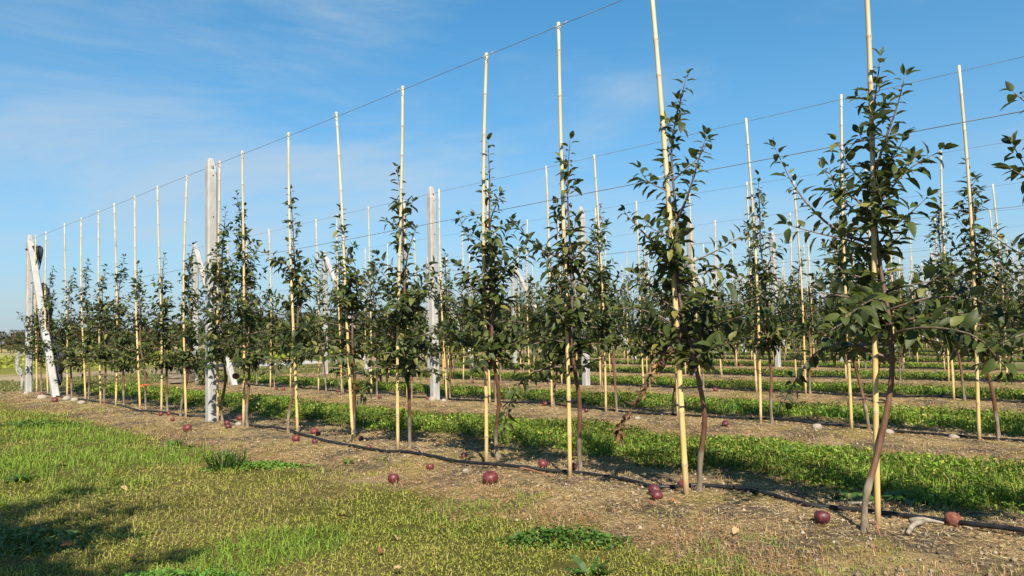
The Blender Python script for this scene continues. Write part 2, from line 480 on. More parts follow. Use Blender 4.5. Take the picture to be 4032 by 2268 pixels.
FA = math.atan2(F_.y, F_.x)
def polar(n, r0, r1, k, spread=0.80):
    q = RNG.random(n); e = 2 - k
    r = (r0 ** e + q * (r1 ** e - r0 ** e)) ** (1 / e)
    a = FA + RNG.uniform(-spread, spread, n)
    return np.stack([r * np.cos(a), r * np.sin(a)], 1), r
pts, rad = polar(940000, 2.3, 46, 1.62)
x, y = pts[:, 0], pts[:, 1]
ew = 0.55 * (fbm(x * 1.6, y * 1.6, 21) - 0.5) + 0.25 * (fbm(x * 8, y * 8, 25) - 0.5)
dist = np.abs(rowdist(x + 0.06)) + 1.3 * ew
pn_edge = RNG.random(len(x)) * 0.6 + fbm(x * 4, y * 4, 61) * 0.6 - 0.1
inrow = (x > 2.03) & (y + 3 * ew < 17.0) & (x < V0 + DV * NROWS)
lawn = (x < 2.03) | ((x < V0) & (dist > 0.74) & (RNG.random(len(x)) < np.clip((dist - 0.70) * 5.0, 0, 1)))
lawn |= (x < V0) & (x > 2.03) & (dist > 0.30) & (fbm(x * 3.1, y * 3.1, 91) > 0.60) & (RNG.random(len(x)) < 0.45)
lawn &= y < 17.0
strip = inrow & ~lawn & (dist > 0.80) & (pn_edge < np.clip((dist - 0.74) / 0.25, 0.1, 1.0))
soil = inrow & ~lawn & ~strip
headm = (~lawn) & (~strip) & (~soil) & (y < 22)
lod = np.clip((rad / 3.4) ** 0.55, 0.8, 4.0)
pn = fbm(x * 1.3, y * 1.3, 41)          # patch pattern
pn2 = fbm(x * 5, y * 5, 47)

# lawn: low mat of small leaves with short blades
def stuff(name, me, label, cat, parent=None):
    return tag(obj(name, me, parent), label, cat, kind='stuff')
i = np.where(lawn & (pn2 > 0.24))[0]
sel = RNG.random(len(i)) < 0.50
a = i[sel]; n = len(a)
edge = np.clip((x[a] - 1.9) / 0.6, 0, 1)
cy = pal(n, [(0.285, 0.27, 0.046), (0.235, 0.25, 0.038), (0.34, 0.30, 0.085), (0.16, 0.165, 0.032), (0.27, 0.185, 0.08)], [5, 5, 2.0, 2.2, 0.9])
cg = pal(n, [(0.145, 0.23, 0.026), (0.20, 0.26, 0.035), (0.11, 0.165, 0.024)], [4, 3, 2])
wg = np.clip((pn[a] - 0.56) * 9 + edge * 0.45, 0, 1)[:, None]
brown = np.clip((0.33 - pn[a]) * 9, 0, 0.75)[:, None]
cc = cy * (1 - wg) + cg * wg
cc = cc * (1 - brown) + np.array([[0.21, 0.135, 0.065]]) * brown
P = np.stack([x[a], y[a], zg(x[a], y[a]) + RNG.uniform(0.002, 0.026, n) * (0.6 + 0.7 * pn2[a])], 1)
LW = stuff('lawn', leaflets('lawn', P, RNG.uniform(0, 6.28, n), RNG.uniform(-0.35, 0.9, n), RNG.uniform(-0.7, 0.7, n), RNG.uniform(0.008, 0.016, n) * lod[a], RNG.uniform(0.0032, 0.0062, n) * lod[a], cc, M['grass']),
           'short yellow-green lawn of clover and grass in the foreground', 'lawn')
a = i[~sel]; n = len(a)
wg = np.clip((pn[a] - 0.52) * 8 + np.clip((x[a] - 1.9) / 0.6, 0, 1) * 0.5, 0, 1)[:, None]
cc = pal(n, [(0.31, 0.29, 0.058), (0.24, 0.265, 0.042), (0.40, 0.33, 0.13)], [4, 5, 2.0]) * (1 - wg) + pal(n, [(0.15, 0.24, 0.026), (0.20, 0.265, 0.036)], [1, 1]) * wg
P = np.stack([x[a], y[a], zg(x[a], y[a]) - 0.003], 1)
tag(obj('grass_blades', blades('grass_blades', P, RNG.uniform(0, 6.28, n), RNG.uniform(0.1, 1.1, n), RNG.uniform(0.012, 0.05, n) * (0.6 + 0.7 * pn2[a]) * (0.8 + 0.6 * wg[:, 0]) * lod[a] ** 0.7, RNG.uniform(0.002, 0.0036, n) * lod[a], cc, M['grass']), LW), kind='stuff')

# grass alleys between the rows, one per alley
alley = np.floor((x - V0) / DV).astype(int)
for k in range(NROWS):
    m = strip & (alley == k)
    a = np.where(m)[0]
    if len(a) < 50: continue
    sb = RNG.random(len(a)) < 0.5
    q = a[sb]; n = len(q)
    dk = np.clip((0.6 * pn[q] + 0.4 * pn2[q] - 0.5) * 6, -0.5, 0.5)[:, None]
    cc = pal(n, [(0.104, 0.176, 0.018), (0.068, 0.120, 0.014), (0.176, 0.216, 0.032), (0.256, 0.224, 0.060)], [4, 3.4, 2.6, 1.2]) * (1 + dk * 0.9)
    ht = np.clip((dist[q] - 0.74) / 0.3, 0.25, 1.0)
    P = np.stack([x[q], y[q], zg(x[q], y[q]) + RNG.uniform(0.004, 0.060, n) * ht * (0.55 + 0.9 * pn2[q])], 1)
    nm = 'the front row and the second row' if k == 0 else 'the %s and the %s' % (rowname(k), rowname(k + 1))
    G = stuff('grass_alley', leaflets('grass_alley', P, RNG.uniform(0, 6.28, n), RNG.uniform(-0.3, 1.0, n), RNG.uniform(-0.7, 0.7, n), RNG.uniform(0.013, 0.026, n) * lod[q], RNG.uniform(0.008, 0.015, n) * lod[q], cc, M['grass']),
              'green clover and grass strip between ' + nm, 'grass')
    q = a[~sb]; n = len(q)
    cc = pal(n, [(0.112, 0.184, 0.020), (0.176, 0.232, 0.028), (0.288, 0.264, 0.072), (0.072, 0.120, 0.016)], [4, 3, 1.6, 2.4])
    ht = np.clip((dist[q] - 0.74) / 0.3, 0.35, 1.0)
    P = np.stack([x[q], y[q], zg(x[q], y[q]) - 0.004], 1)
    tag(obj('grass_blades', blades('grass_blades', P, RNG.uniform(0, 6.28, n), RNG.uniform(0.0, 0.8, n), RNG.uniform(0.035, 0.095, n) * ht * (0.5 + pn[q]), RNG.uniform(0.0028, 0.005, n) * lod[q], cc, M['grass'], 0.7), G), kind='stuff')

# dry straw and stubble on the soil strips
a = np.where(soil)[0]
sp = fbm(x[a] * 1.7 + 5, y[a] * 0.9, 83)
a = a[RNG.random(len(a)) < np.clip((sp - 0.24) * 2.8, 0.10, 0.85)]
n = len(a)
wr_ = rowdist(x[a])
c1 = pal(n, [(0.528, 0.408, 0.208), (0.368, 0.256, 0.120), (0.176, 0.116, 0.060), (0.528, 0.448, 0.304), (0.288, 0.144, 0.060)], [4, 4, 3.2, 1.0, 1.4])
c2 = pal(n, [(0.320, 0.168, 0.072), (0.240, 0.120, 0.056), (0.400, 0.264, 0.136)], [3, 2, 3])
rw = np.clip((-wr_ - 0.35) * 2.5, 0, 0.8)[:, None]
cc = c1 * (1 - rw) + c2 * rw
P = np.stack([x[a], y[a], zg(x[a], y[a]) + RNG.uniform(0.002, 0.012, n)], 1)
ST = stuff('straw_litter', leaflets('straw_litter', P, RNG.uniform(0, 6.28, n), RNG.normal(0, 0.16, n), RNG.uniform(-0.5, 0.5, n), RNG.uniform(0.010, 0.045, n) * lod[a] ** 0.7, RNG.uniform(0.0014, 0.0032, n) * lod[a], cc, M['straw']),
           'dry straw and plant litter scattered over the bare soil strips', 'straw')
a = np.where(soil & (pn2 > 0.5) & (np.abs(rowdist(x)) > 0.25))[0]
a = a[RNG.random(len(a)) < np.where(rowdist(x[a]) < -0.3, 0.6, 0.25)]; n = len(a)
cc = pal(n, [(0.360, 0.248, 0.128), (0.272, 0.152, 0.072), (0.192, 0.168, 0.048), (0.128, 0.152, 0.032)], [4, 3, 2, 1.2])
P = np.stack([x[a], y[a], zg(x[a], y[a]) - 0.003], 1)
tag(obj('dry_stubble', blades('dry_stubble', P, RNG.uniform(0, 6.28, n), RNG.uniform(0.1, 1.2, n), RNG.uniform(0.015, 0.05, n), RNG.uniform(0.0016, 0.003, n) * lod[a], cc, M['straw'], 0.6), ST), kind='stuff')
# small clods lying on the soil
a = np.where(soil & (rad < 16))[0]
a = a[RNG.random(len(a)) < 0.06]; n = len(a)
cv = np.array([(1, 0, 0), (-1, 0, 0), (0, 1, 0), (0, -1, 0), (0, 0, 0.7), (0, 0, -0.7)])
cf = np.array([(0, 2, 4), (2, 1, 4), (1, 3, 4), (3, 0, 4), (2, 0, 5), (1, 2, 5), (3, 1, 5), (0, 3, 5)])
sz = RNG.uniform(0.003, 0.012, n) * RNG.uniform(0.5, 1.4, n)
V = cv[None] * sz[:, None, None] * RNG.uniform(0.6, 1.3, (n, 6, 1))
an = RNG.uniform(0, 6.28, n); ca, sa = np.cos(an)[:, None], np.sin(an)[:, None]
V = np.stack([V[:, :, 0] * ca - V[:, :, 1] * sa, V[:, :, 0] * sa + V[:, :, 1] * ca, V[:, :, 2]], 2) + np.stack([x[a], y[a], zg(x[a], y[a]) + sz * 0.3], 1)[:, None]
cc = pal(n, [(0.240, 0.184, 0.120), (0.160, 0.120, 0.080), (0.336, 0.280, 0.208)], [4, 3, 1.5])
lp = (np.arange(n)[:, None, None] * 6 + cf[None]).ravel()
stuff('soil_clods', fastmesh('soil_clods', V.reshape(-1, 3), lp, np.arange(n * 8) * 3, np.full(n * 8, 3), M['straw'], np.repeat(np.concatenate([cc, np.ones((n, 1))], 1), 6, 0)),
      'crumbs and clods of soil on the bare strips', 'soil')
# headland
a = np.where(headm & (pn > 0.40))[0]; n = len(a)
cc = pal(n, [(0.104, 0.132, 0.028), (0.152, 0.152, 0.040), (0.240, 0.192, 0.096)], [4, 3, 2])
P = np.stack([x[a], y[a], zg(x[a], y[a]) - 0.004], 1)
stuff('headland_grass', blades('headland_grass', P, RNG.uniform(0, 6.28, n), RNG.uniform(0.1, 1.2, n), RNG.uniform(0.02, 0.05, n) * lod[a] ** 0.5, RNG.uniform(0.003, 0.006, n) * lod[a], cc, M['grass']),
      'thin trampled grass on the headland behind the end posts', 'grass')
# crop field beyond
n = 60000
cx, cyy = RNG.uniform(-25, 60, n), RNG.uniform(25.5, 58, n) 
kp = (fbm(cx * 0.16, cyy * 0.16, 71) > 0.40) & (np.abs(np.arctan2(cyy, cx) - FA) < 0.8)
kp &= RNG.random(n) < 1.2 - cyy / 75
cx, cyy = cx[kp], cyy[kp]; n = len(cx)
cc = pal(n, [(0.216, 0.240, 0.028), (0.160, 0.208, 0.024), (0.288, 0.264, 0.064)], [4, 3, 2])
P = np.stack([cx, cyy, RNG.uniform(0.02, 0.14, n)], 1)
stuff('field_crop', leaflets('field_crop', P, RNG.uniform(0, 6.28, n), RNG.uniform(-0.3, 0.7, n), RNG.uniform(-0.7, 0.7, n), RNG.uniform(0.12, 0.28, n), RNG.uniform(0.07, 0.15, n), cc, M['weed']),
      'low yellow-green leafy crop in the field behind the orchard', 'crop')

# ------------------------------------------------------------------ apple leaves
def leaf_template(seg, wid=0.27, fold=0.32, curl=0.30, wave=0.0):
    ts = np.linspace(0, 1, seg + 1)
    prof = np.sin(np.pi * ts ** 0.85) ** 0.8 * wid
    V, Fc = [], []
    for k, tt in enumerate(ts):
        z = -curl * tt * tt
        if k == 0 or k == seg:
            V.append((0, tt, z))
        else:
            w = prof[k]; zz = z + w * fold + wave * math.sin(k * 2.3)
            V += [(0, tt, z), (w, tt, zz), (-w, tt, zz - wave)]
    def idx(k, j):
        if k == 0: return 0
        if k == seg: return len(V) - 1
        return 1 + (k - 1) * 3 + j
    for k in range(seg):
        for j in (1, 2):
            q = [idx(k, 0), idx(k, j), idx(k + 1, j), idx(k + 1, 0)]
            if j == 1: q = q[::-1]
            o = []
            for w in q:
                if w not in o: o.append(w)
            Fc.append(tuple(o[::-1]))
    return np.array(V), Fc
LEAF_HI = [leaf_template(5, 0.25, 0.45, 0.34, 0.025), leaf_template(5, 0.275, 0.32, 0.50, -0.025), leaf_template(5, 0.22, 0.65, 0.22, 0.035)]
LEAF_LO = [leaf_template(3, 0.235, 0.42, 0.36)]
TINTS = [(0.032, 0.046, 0.010), (0.046, 0.064, 0.014), (0.021, 0.031, 0.009), (0.070, 0.084, 0.019), (0.176, 0.160, 0.040), (0.112, 0.120, 0.029)]
TW = [4, 4, 3, 2.6, 0.5, 1.2]
def leaf_mesh_variants():
    out = []
    for ti, c in enumerate(TINTS):
        for k, (V, Fc) in enumerate(LEAF_HI):
            out.append(meshdata('apple_leaf', V, Fc, M['leaf'], True, np.tile([*c, 1], (len(V), 1))))
    return out
LEAFMESH = leaf_mesh_variants()
def leaf_matrix(p, d, up, size, petiole=0.18):
    d = d.normalized()
    n = (up - d * up.dot(d))
    n = n.normalized() if n.length > 1e-4 else Vector((0, 0, 1))
    s = d.cross(n)
    p = p + d * size * petiole
    return Matrix(((s.x * size, d.x * size, n.x * size, p.x), (s.y * size, d.y * size, n.y * size, p.y), (s.z * size, d.z * size, n.z * size, p.z), (0, 0, 0, 1)))
def join_leaves(name, leaves, templates, mat, tints=TINTS):
    """leaves: list of (matrix, tint index)"""
    Vs, Ls, Ss, Ts, Cs = [], [], [], [], []
    vo = lo = 0
    for j, (m, ti) in enumerate(leaves):
        V, Fc = templates[j % len(templates)]
        A = np.array(m)
        Vs.append(V @ A[:3, :3].T + A[:3, 3])
        for f in Fc:
            Ls += [q + vo for q in f]; Ss.append(lo); Ts.append(len(f)); lo += len(f)
        c = np.array(tints[ti]) * (0.8 + 0.4 * ((j * 0.618) % 1))
        Cs.append(np.tile([*c, 1], (len(V), 1)))
        vo += len(V)
    return fastmesh(name, np.concatenate(Vs), np.array(Ls), np.array(Ss), np.array(Ts), mat, np.concatenate(Cs), True)

def grow_tree(seed, tip, base, cane_top, mids=None, extras=(), dens=1.0, lsize=0.072, spread=1.0, low=0.62, keep=(-0.7, -0.7)):
    """returns trunk (pts, radii), list of branches [(pts, radii, leaves)], leader leaves; frame: cane foot at the origin"""
    R = random.Random(seed)
    H = tip[2]
    free = Vector((keep[0], keep[1], 0)).normalized()   # the side on which the cane stands clear of shoots
    def cane(z): return Vector((cane_top[0] * z / 2.79, cane_top[1] * z / 2.79, z))
    if mids is None:
        side = Vector((0.035, R.uniform(-0.05, 0.02), 0))
        b = Vector((base[0], base[1], -0.04))
        mids = [b, b + Vector((-base[0] * 0.1 + R.uniform(-.012, .012), -base[1] * 0.1, 0.2)),
                cane(0.45) + side + Vector((base[0] * 0.45, base[1] * 0.45, 0)),
                cane(0.8) + side * 1.2 + Vector((R.uniform(-.02, .02), R.uniform(-.03, .03), 0)),
                cane(1.15) + side + Vector((R.uniform(-.01, .01), R.uniform(-.02, .02), 0))]
    else:
        mids = [Vector(p) for p in mids]
    zl = mids[-1].z
    tipv = Vector((tip[0], tip[1], H))
    for f in (0.35, 0.7):
        z = zl + (H - zl) * f
        mids.append((cane(z) + Vector((0.03, R.uniform(-.03, .03), 0))).lerp(tipv, f * f * 0.8))
        mids[-1].z = z
    mids.append(tipv)
    tp = crom(mids, 40)
    tr = []
    for p in tp:
        z = max(p.z, 0)
        r = 0.0140 - 0.0015 * min(z / 0.2, 1) + 0.005 * math.exp(-((z - 0.19) / 0.035) ** 2) + 0.006 * math.exp(-(z / 0.03) ** 2)
        if z > 0.22: r = 0.0125 * max(0.0, 1 - (z - 0.22) / (H - 0.22)) ** 0.8 + 0.0018
        tr.append(r)
    def trunk_at(z):
        for q in range(len(tp) - 1):
            if tp[q].z <= z <= tp[q + 1].z:
                return tp[q].lerp(tp[q + 1], (z - tp[q].z) / max(1e-6, tp[q + 1].z - tp[q].z))
        return tp[-1].copy()
    def tint(): return R.choices(range(len(TINTS)), TW)[0]
    def dress(pts, a0, a1, step, size, taper=True):
        Ls = []
        acc, phi = 0, R.uniform(0, 6.28)
        tot = sum((pts[q + 1] - pts[q]).length for q in range(len(pts) - 1))
        run, nxt = 0, a0 * tot
        for q in range(len(pts) - 1):
            seg = (pts[q + 1] - pts[q]); L = seg.length
            while nxt <= run + L and nxt <= a1 * tot + 1e-6:
                p = pts[q] + seg * ((nxt - run) / L)
                b = seg.normalized()
                ax = b.cross(Vector((0.3, 0.2, 1))).normalized(); ay = b.cross(ax)
                radv = ax * math.cos(phi) + ay * math.sin(phi)
                d = b * R.uniform(0.25, 0.8) + radv + Vector((0, 0, R.uniform(-0.35, 0.25)))
                upn = Vector((R.gauss(-0.15, 0.35), R.gauss(-0.15, 0.35), 1.0)) + b * 0.5
                f = nxt / tot
                sz = size * R.uniform(0.55, 1.28) * ((1.05 - 0.35 * f) if taper else 1)
                Ls.append((leaf_matrix(p + radv * 0.002, d, upn, sz), tint()))
                phi += 2.4 + R.uniform(-.4, .4); nxt += step * R.uniform(0.7, 1.3)
            run += L
        tipd = (pts[-1] - pts[-2]).normalized()
        for q in range(3):
            an = R.uniform(0, 6.28)
            d = tipd * 1.3 + Vector((math.cos(an), math.sin(an), R.uniform(0, .5))) * 0.7
            Ls.append((leaf_matrix(pts[-1], d, Vector((R.gauss(0, .5), R.gauss(0, .5), 1)), size * R.uniform(0.5, 0.8)), tint()))
        return Ls
    branches = []
    nb = int((H - low - 0.12) / 0.036 * dens)
    phi = R.uniform(0, 6.28)
    for q in range(nb):
        f = (q + R.uniform(-.3, .3)) / nb
        f = min(max(f, 0), 1) ** 1.55
        z = low + (H - low - 0.12) * f
        L = float(np.interp(f, [0, 0.12, 0.35, 0.55, 0.72, 0.85, 1.0], [0.36, 0.42, 0.37, 0.24, 0.14, 0.075, 0.05])) * R.uniform(0.45, 1.2) * spread
        if R.random() < 0.10: L *= 1.4
        if f > 0.5 and R.random() < 0.30: continue
        el = R.uniform(0.25, 0.95) + 0.25 * f
        if f < 0.22: el = R.uniform(-0.1, 0.75)
        phi += 2.4 + R.uniform(-.5, .5)
        d = Vector((math.cos(phi) * 0.75, math.sin(phi) * 1.1, 0)).normalized() * math.cos(el) + Vector((0, 0, math.sin(el)))
        if d.dot(free) > 0.35 and R.random() < 0.55: continue
        p0 = trunk_at(z)
        sagp = R.uniform(-0.12, 0.22) if f > 0.2 else R.uniform(-0.3, 0.15)
        P = [p0, p0 + d * L * 0.33 + Vector((0, 0, 0.01)), p0 + d * L * 0.68 + Vector((R.uniform(-.02, .02), R.uniform(-.02, .02), sagp * L * 0.3)), p0 + d * L + Vector((R.uniform(-.03, .03), R.uniform(-.03, .03), sagp * L))]
        pts = crom(P, 7)
        r0 = 0.0035 + 0.006 * L
        lvs = dress(pts, 0.08, 1.0, 0.0155, lsize)
        for _c in range(R.choice((0, 1, 1, 2)) if f < 0.65 else 0):      # leaf rosettes on spurs
            w0 = R.uniform(0.1, 0.8); pc = pts[int(w0 * 6)]
            for q2 in range(R.randrange(4, 7)):
                an = R.uniform(0, 6.28)
                lvs.append((leaf_matrix(pc, Vector((math.cos(an), math.sin(an), R.uniform(-0.25, 0.7))), Vector((R.gauss(0, .35), R.gauss(0, .35), 1)), lsize * R.uniform(0.75, 1.3)), tint()))
        branches.append((pts, [r0 * (1 - 0.75 * k / 6) for k in range(7)], lvs))
    for (z, rel, sz) in extras:
        p0 = trunk_at(z)
        pts = crom([p0] + [Vector(c) for c in rel], 11)
        branches.append((pts, [0.0085 * (1 - 0.8 * k / 10) for k in range(11)], dress(pts, 0.22, 1.0, 0.0155, sz)))
    up = [p for p in tp if p.z > low + 0.1]
    leader = [q for q in dress(up, 0.0, 1.0, 0.020, lsize * 0.95) if not (q[0].translation.z < H - 0.35 and Vector((q[0][0][1], q[0][1][1], 0)).dot(free) > 0.2 * lsize and R.random() < 0.7)]
    return tp, tr, branches, leader

def tree_object(name, loc, parts, label, group, individual=0, hi=True, cat='apple tree'):
    tp, tr, branches, leader = parts
    t = empty(name, loc)
    tag(t, label, cat, group)
    trunk = obj('trunk', MB().tube(tp, tr, 10 if hi else 6).mesh('trunk', M['bark'], True), t)
    temps = LEAF_HI if hi else LEAF_LO
    if individual:
        camv = Vector((-loc[0], -loc[1], CAMH))
        allv = []
        bo = []
        for (pts, r, Ls) in branches:
            bo.append(obj('branch', MB().tube(pts, r, 6).mesh('branch', M['twig'], True), t))
            allv += [((L[0].translation - camv).length, L, bo[-1]) for L in Ls]
        allv += [((L[0].translation - camv).length, L, trunk) for L in leader]
        allv.sort(key=lambda q: q[0])
        for dd, (m, ti), par in allv[:individual]:
            o = bpy.data.objects.new('leaf', LEAFMESH[ti * 3 + rnd.randrange(3)])
            o.matrix_basis = m
            link(o, par)
        rest = [q[1] for q in allv[individual:]]
        if rest:
            tag(obj('foliage', join_leaves('foliage', rest, temps, M['leaf']), t), kind='stuff')
    else:
        mb = MB()
        for (pts, r, Ls) in branches: mb.tube(pts, r, 5, False)
        tag(obj('branches', mb.mesh('branches', M['twig'], True), t), kind='stuff')
        tag(obj('foliage', join_leaves('foliage', [L for b in branches for L in b[2]] + leader, temps, M['leaf']), t), kind='stuff')
    return t
def copy_tree(src, loc, label, group, rz=0, sc=(1, 1, 1)):
    c = src.copy(); COL.objects.link(c)
    c.location = loc; c.rotation_euler = (0, 0, rz); c.scale = sc
    tag(c, label, src['category'], group)
    for ch in src.children:
        k = ch.copy(); COL.objects.link(k); k.parent = c
    return c

# ------------------------------------------------------------------ bamboo canes
def cane_mesh(seed, top, r0=0.0125):
    R = random.Random(seed)
    pts, rad, mi = [], [], []
    z = -0.06
    nxt = R.uniform(0.1, 0.3)
    ph = R.uniform(0, 6.28); am = R.uniform(0.006, 0.018)
    zs = []
    nodes = []
    while nxt < 2.74:
        nodes.append(nxt); nxt += R.uniform(0.20, 0.31)
    for k in range(20): zs.append((-0.06 + k * (2.79 + 0.06) / 19, 0))
    for q in nodes:
        zs += [(q - 0.012, 0), (q - 0.003, 1), (q + 0.004, 1), (q + 0.011, 2)]
    zs.sort()
    last = -9
    for zz, kd in zs:
        if zz - last < 0.0025 and kd == 0: continue
        last = zz
        f = zz / 2.79
        pts.append((top[0] * f + am * math.sin(f * 4.4 + ph), top[1] * f + am * math.cos(f * 3.7 + ph * 1.3) - am * math.cos(ph * 1.3) * (1 - f), zz))
        rad.append(r0 * (1 - 0.22 * f) * (1.17 if kd == 1 else (1.05 if kd == 2 else 1.0)))
    mb = MB().tube(pts, rad, 10)
    me = mb.mesh('bamboo_cane', [M['bamboo'], M['bamboo_node']], True)
    mi = []
    kinds = []
    for j in range(len(pts) - 1):
        isn = rad[j] > 1.06 * r0 * (1 - 0.22 * pts[j][2] / 2.79) and (pts[j + 1][2] - pts[j][2]) < 0.009
        mi += [1 if isn else 0] * 10
    mi += [0, 1]
    me.polygons.foreach_set('material_index', mi)
    return me
def tie_mesh():
    mb = MB()
    pts = []
    for k in range(13):
        a = 2 * math.pi * k / 12
        pts.append((0.018 + 0.034 * math.cos(a), 0.022 * math.sin(a), 0.004 * math.sin(a)))
    mb.tube(pts, 0.0032, 5)
    mb.tube([(-0.015, 0, 0), (-0.04, 0.012, 0.012), (-0.06, 0.03, 0.006)], 0.0025, 5)
    return mb.mesh('tie', M['tie'], True)
TIE = tie_mesh()
def clip_mesh():
    mb = MB()
    mb.tube([(0.014 * math.cos(a), 0.016 * math.sin(a), 0) for a in np.linspace(0, 6.28, 10)], 0.0022, 5)
    mb.tube([(-0.012, -0.006, 0), (-0.02, -0.05, -0.003), (-0.018, -0.075, 0.004)], 0.002, 4)
    mb.tube([(-0.012, 0.006, 0), (-0.02, 0.04, -0.002)], 0.002, 4)
    return mb.mesh('wire_clip', M['clip'], True)
CLIP = clip_mesh()
CANEV = [cane_mesh(100 + k, (0, 0), 0.0130) for k in range(6)]

# front row: cane foot y, cane head y, tree tip y, tree tip height (metres, read along the row)
ROW1 = [(15.55, 15.62, 15.85, 1.97), (14.78, 15.00, 14.61, 2.13), (13.66, 13.80, 13.40, 1.99), (12.72, 12.95, 12.72, 2.09),
        (11.98, 12.12, 11.86, 1.95), (11.31, 11.37, 11.11, 2.02), (10.40, 10.62, 10.60, 1.88), (9.69, 9.76, 9.66, 1.92),
        (8.93, 8.91, 8.78, 1.96), (8.06, 8.02, 7.92, 2.25), (7.46, 7.45, 7.66, 2.39), (6.40, 6.49, 6.53, 2.26),
        (5.46, 5.68, 5.66, 1.95), (4.84, 4.74, 4.85, 2.18), (3.87, 3.75, 3.80, 2.19), (3.12, 3.09, 3.06, 2.05),
        (2.30, 2.41, 2.22, 2.23), (1.325, 1.275, 1.23, 2.06), (0.50, 0.47, 0.48, 2.05), (-0.32, -0.30, -0.3, 2.1)]
BASES = {8: (0.0, 0.15), 10: (0.0, -0.09), 11: (-0.02, 0.11), 12: (0.14, 0.22), 13: (0.14, 0.05), 14: (0.22, 0.10), 15: (0.16, 0.04)}
MIDS = {16: [(0.12, 0.00, -0.04), (0.10, -0.03, 0.18), (0.06, -0.09, 0.42), (0.04, -0.045, 0.74), (0.035, 0.02, 1.05)],
        17: [(-0.10, 0.025, -0.04), (-0.09, 0.018, 0.13), (-0.03, -0.03, 0.36), (0.02, -0.075, 0.64), (0.03, -0.075, 0.88), (0.03, -0.05, 1.12)]}
EXTRA = {16: [(1.45, [(0.0, -0.08, 1.58), (-0.03, -0.17, 1.75), (-0.03, -0.22, 1.86)], 0.066), (1.25, [(-0.02, 0.14, 1.35), (-0.03, 0.26, 1.47), (-0.02, 0.33, 1.54)], 0.066),
              (0.80, [(-0.05, 0.12, 0.86), (-0.1, 0.26, 0.90), (-0.1, 0.36, 0.88)], 0.085)],
         17: [(1.22, [(-0.05, 0.12, 1.32), (-0.08, 0.26, 1.50), (-0.08, 0.36, 1.72)], 0.078), (1.5, [(-0.02, -0.10, 1.64), (-0.03, -0.17, 1.80), (-0.03, -0.21, 1.93)], 0.066),
              (0.80, [(-0.04, -0.14, 0.845), (-0.12, -0.30, 0.86), (-0.16, -0.46, 0.82), (-0.2, -0.56, 0.70)], 0.088), (1.4, [(-0.05, -0.1, 1.47), (-0.07, -0.24, 1.56)], 0.07),
              (0.72, [(0.02, 0.10, 0.79), (0.03, 0.26, 0.75), (0.02, 0.36, 0.62), (0.02, 0.42, 0.52)], 0.070), (0.95, [(-0.1, 0.05, 1.0), (-0.2, 0.12, 1.02)], 0.09)],
         15: [(0.66, [(-0.06, 0.10, 0.66), (-0.12, 0.26, 0.58), (-0.14, 0.36, 0.42), (-0.15, 0.40, 0.28)], 0.078), (1.3, [(0.0, 0.22, 1.42), (0.0, 0.42, 1.60)], 0.066)],
         14: [(1.55, [(0, -0.12, 1.66), (0, -0.22, 1.80)], 0.062), (1.4, [(0, 0.12, 1.55), (0, 0.22, 1.72)], 0.062)],
         13: [(0.62, [(-0.08, 0.12, 0.60), (-0.12, 0.26, 0.50), (-0.12, 0.30, 0.40)], 0.10), (1.3, [(0, -0.16, 1.5), (0, -0.25, 1.66)], 0.062)],
         18: [(1.5, [(-0.1, 0.1, 1.62), (-0.14, 0.2, 1.74)], 0.075), (1.2, [(-0.1, 0.12, 1.36), (-0.14, 0.22, 1.45)], 0.08), (0.8, [(-0.1, 0.15, 0.85), (-0.2, 0.28, 0.8)], 0.09)]}
LOOK1 = {0: 'short apple tree overlapping the post', 1: 'apple tree beside the leaning brace', 6: 'orange-ribboned apple tree',
         8: 'bushy apple tree left of the concrete post', 9: 'apple tree beside the concrete post', 10: 'tall slim-tipped apple tree',
         11: 'apple tree with thin pointed leader', 12: 'rounded apple tree tied to a leaning cane', 13: 'apple tree with large drooping leaves',
         14: 'tall dense apple tree', 15: 'broad apple tree with low hanging branch', 16: 'apple tree with brown dead branch',
         17: 'large apple tree with bent trunk', 18: 'apple tree at the right picture edge', 19: 'apple tree past the right edge'}
G1T, G1C = 'apple trees of the front row', 'bamboo canes of the front row'
X0 = V0
NEAR_IND = {17: 300, 16: 300, 15: 300, 14: 300, 13: 290, 12: 280, 11: 270, 10: 240, 18: 120}
row1_trees = {}
for k, (y0, y1, yt, zt) in enumerate(ROW1):
    z0 = zg1(X0, y0)
    b = BASES.get(k, (RNG.uniform(0.03, 0.10), RNG.uniform(-0.10, 0.04)))
    parts = grow_tree(300 + k, (0.03, yt - y0, zt), b, (0, y1 - y0), MIDS.get(k), EXTRA.get(k, ()), 1.22 if k > 9 else 1.25,
                      0.080 if k > 9 else 0.080, 1.04, low=(0.56 if k < 9 else 0.64) + 0.06 * math.sin(k * 2.3) + (0.08 if k >= 16 else 0), keep=(-X0, -y0))
    look = LOOK1.get(k, 'young apple tree')
    lab = '%s, %s from the front row end post' % (look, ORD[k + 1])
    row1_trees[k] = tree_object('apple_tree', (X0, y0, z0), parts, lab, G1T, NEAR_IND.get(k, 0), True)
    rr0 = 0.0130 if k not in (16,) else 0.0155
    c = obj('bamboo_cane', cane_mesh(400 + k, (0, y1 - y0), rr0), None, (X0, y0, z0))
    tag(c, 'bamboo cane%s, %s from the end post in the front row' % (' leaning to the left' if k in (12, 16) else ' supporting a young tree', ORD[k + 1]), 'bamboo cane', G1C)
    for zt_ in (rnd.uniform(0.38, 0.55), rnd.uniform(0.95, 1.1), rnd.uniform(1.35, 1.5)):
        obj('tie', TIE, c, (0, (y1 - y0) * zt_ / 2.79, zt_), (0, 0, rnd.uniform(-0.6, 0.6)))
    for zt_ in (1.70, 2.765):
        obj('wire_clip', CLIP, c, (0, (y1 - y0) * zt_ / 2.79, zt_))

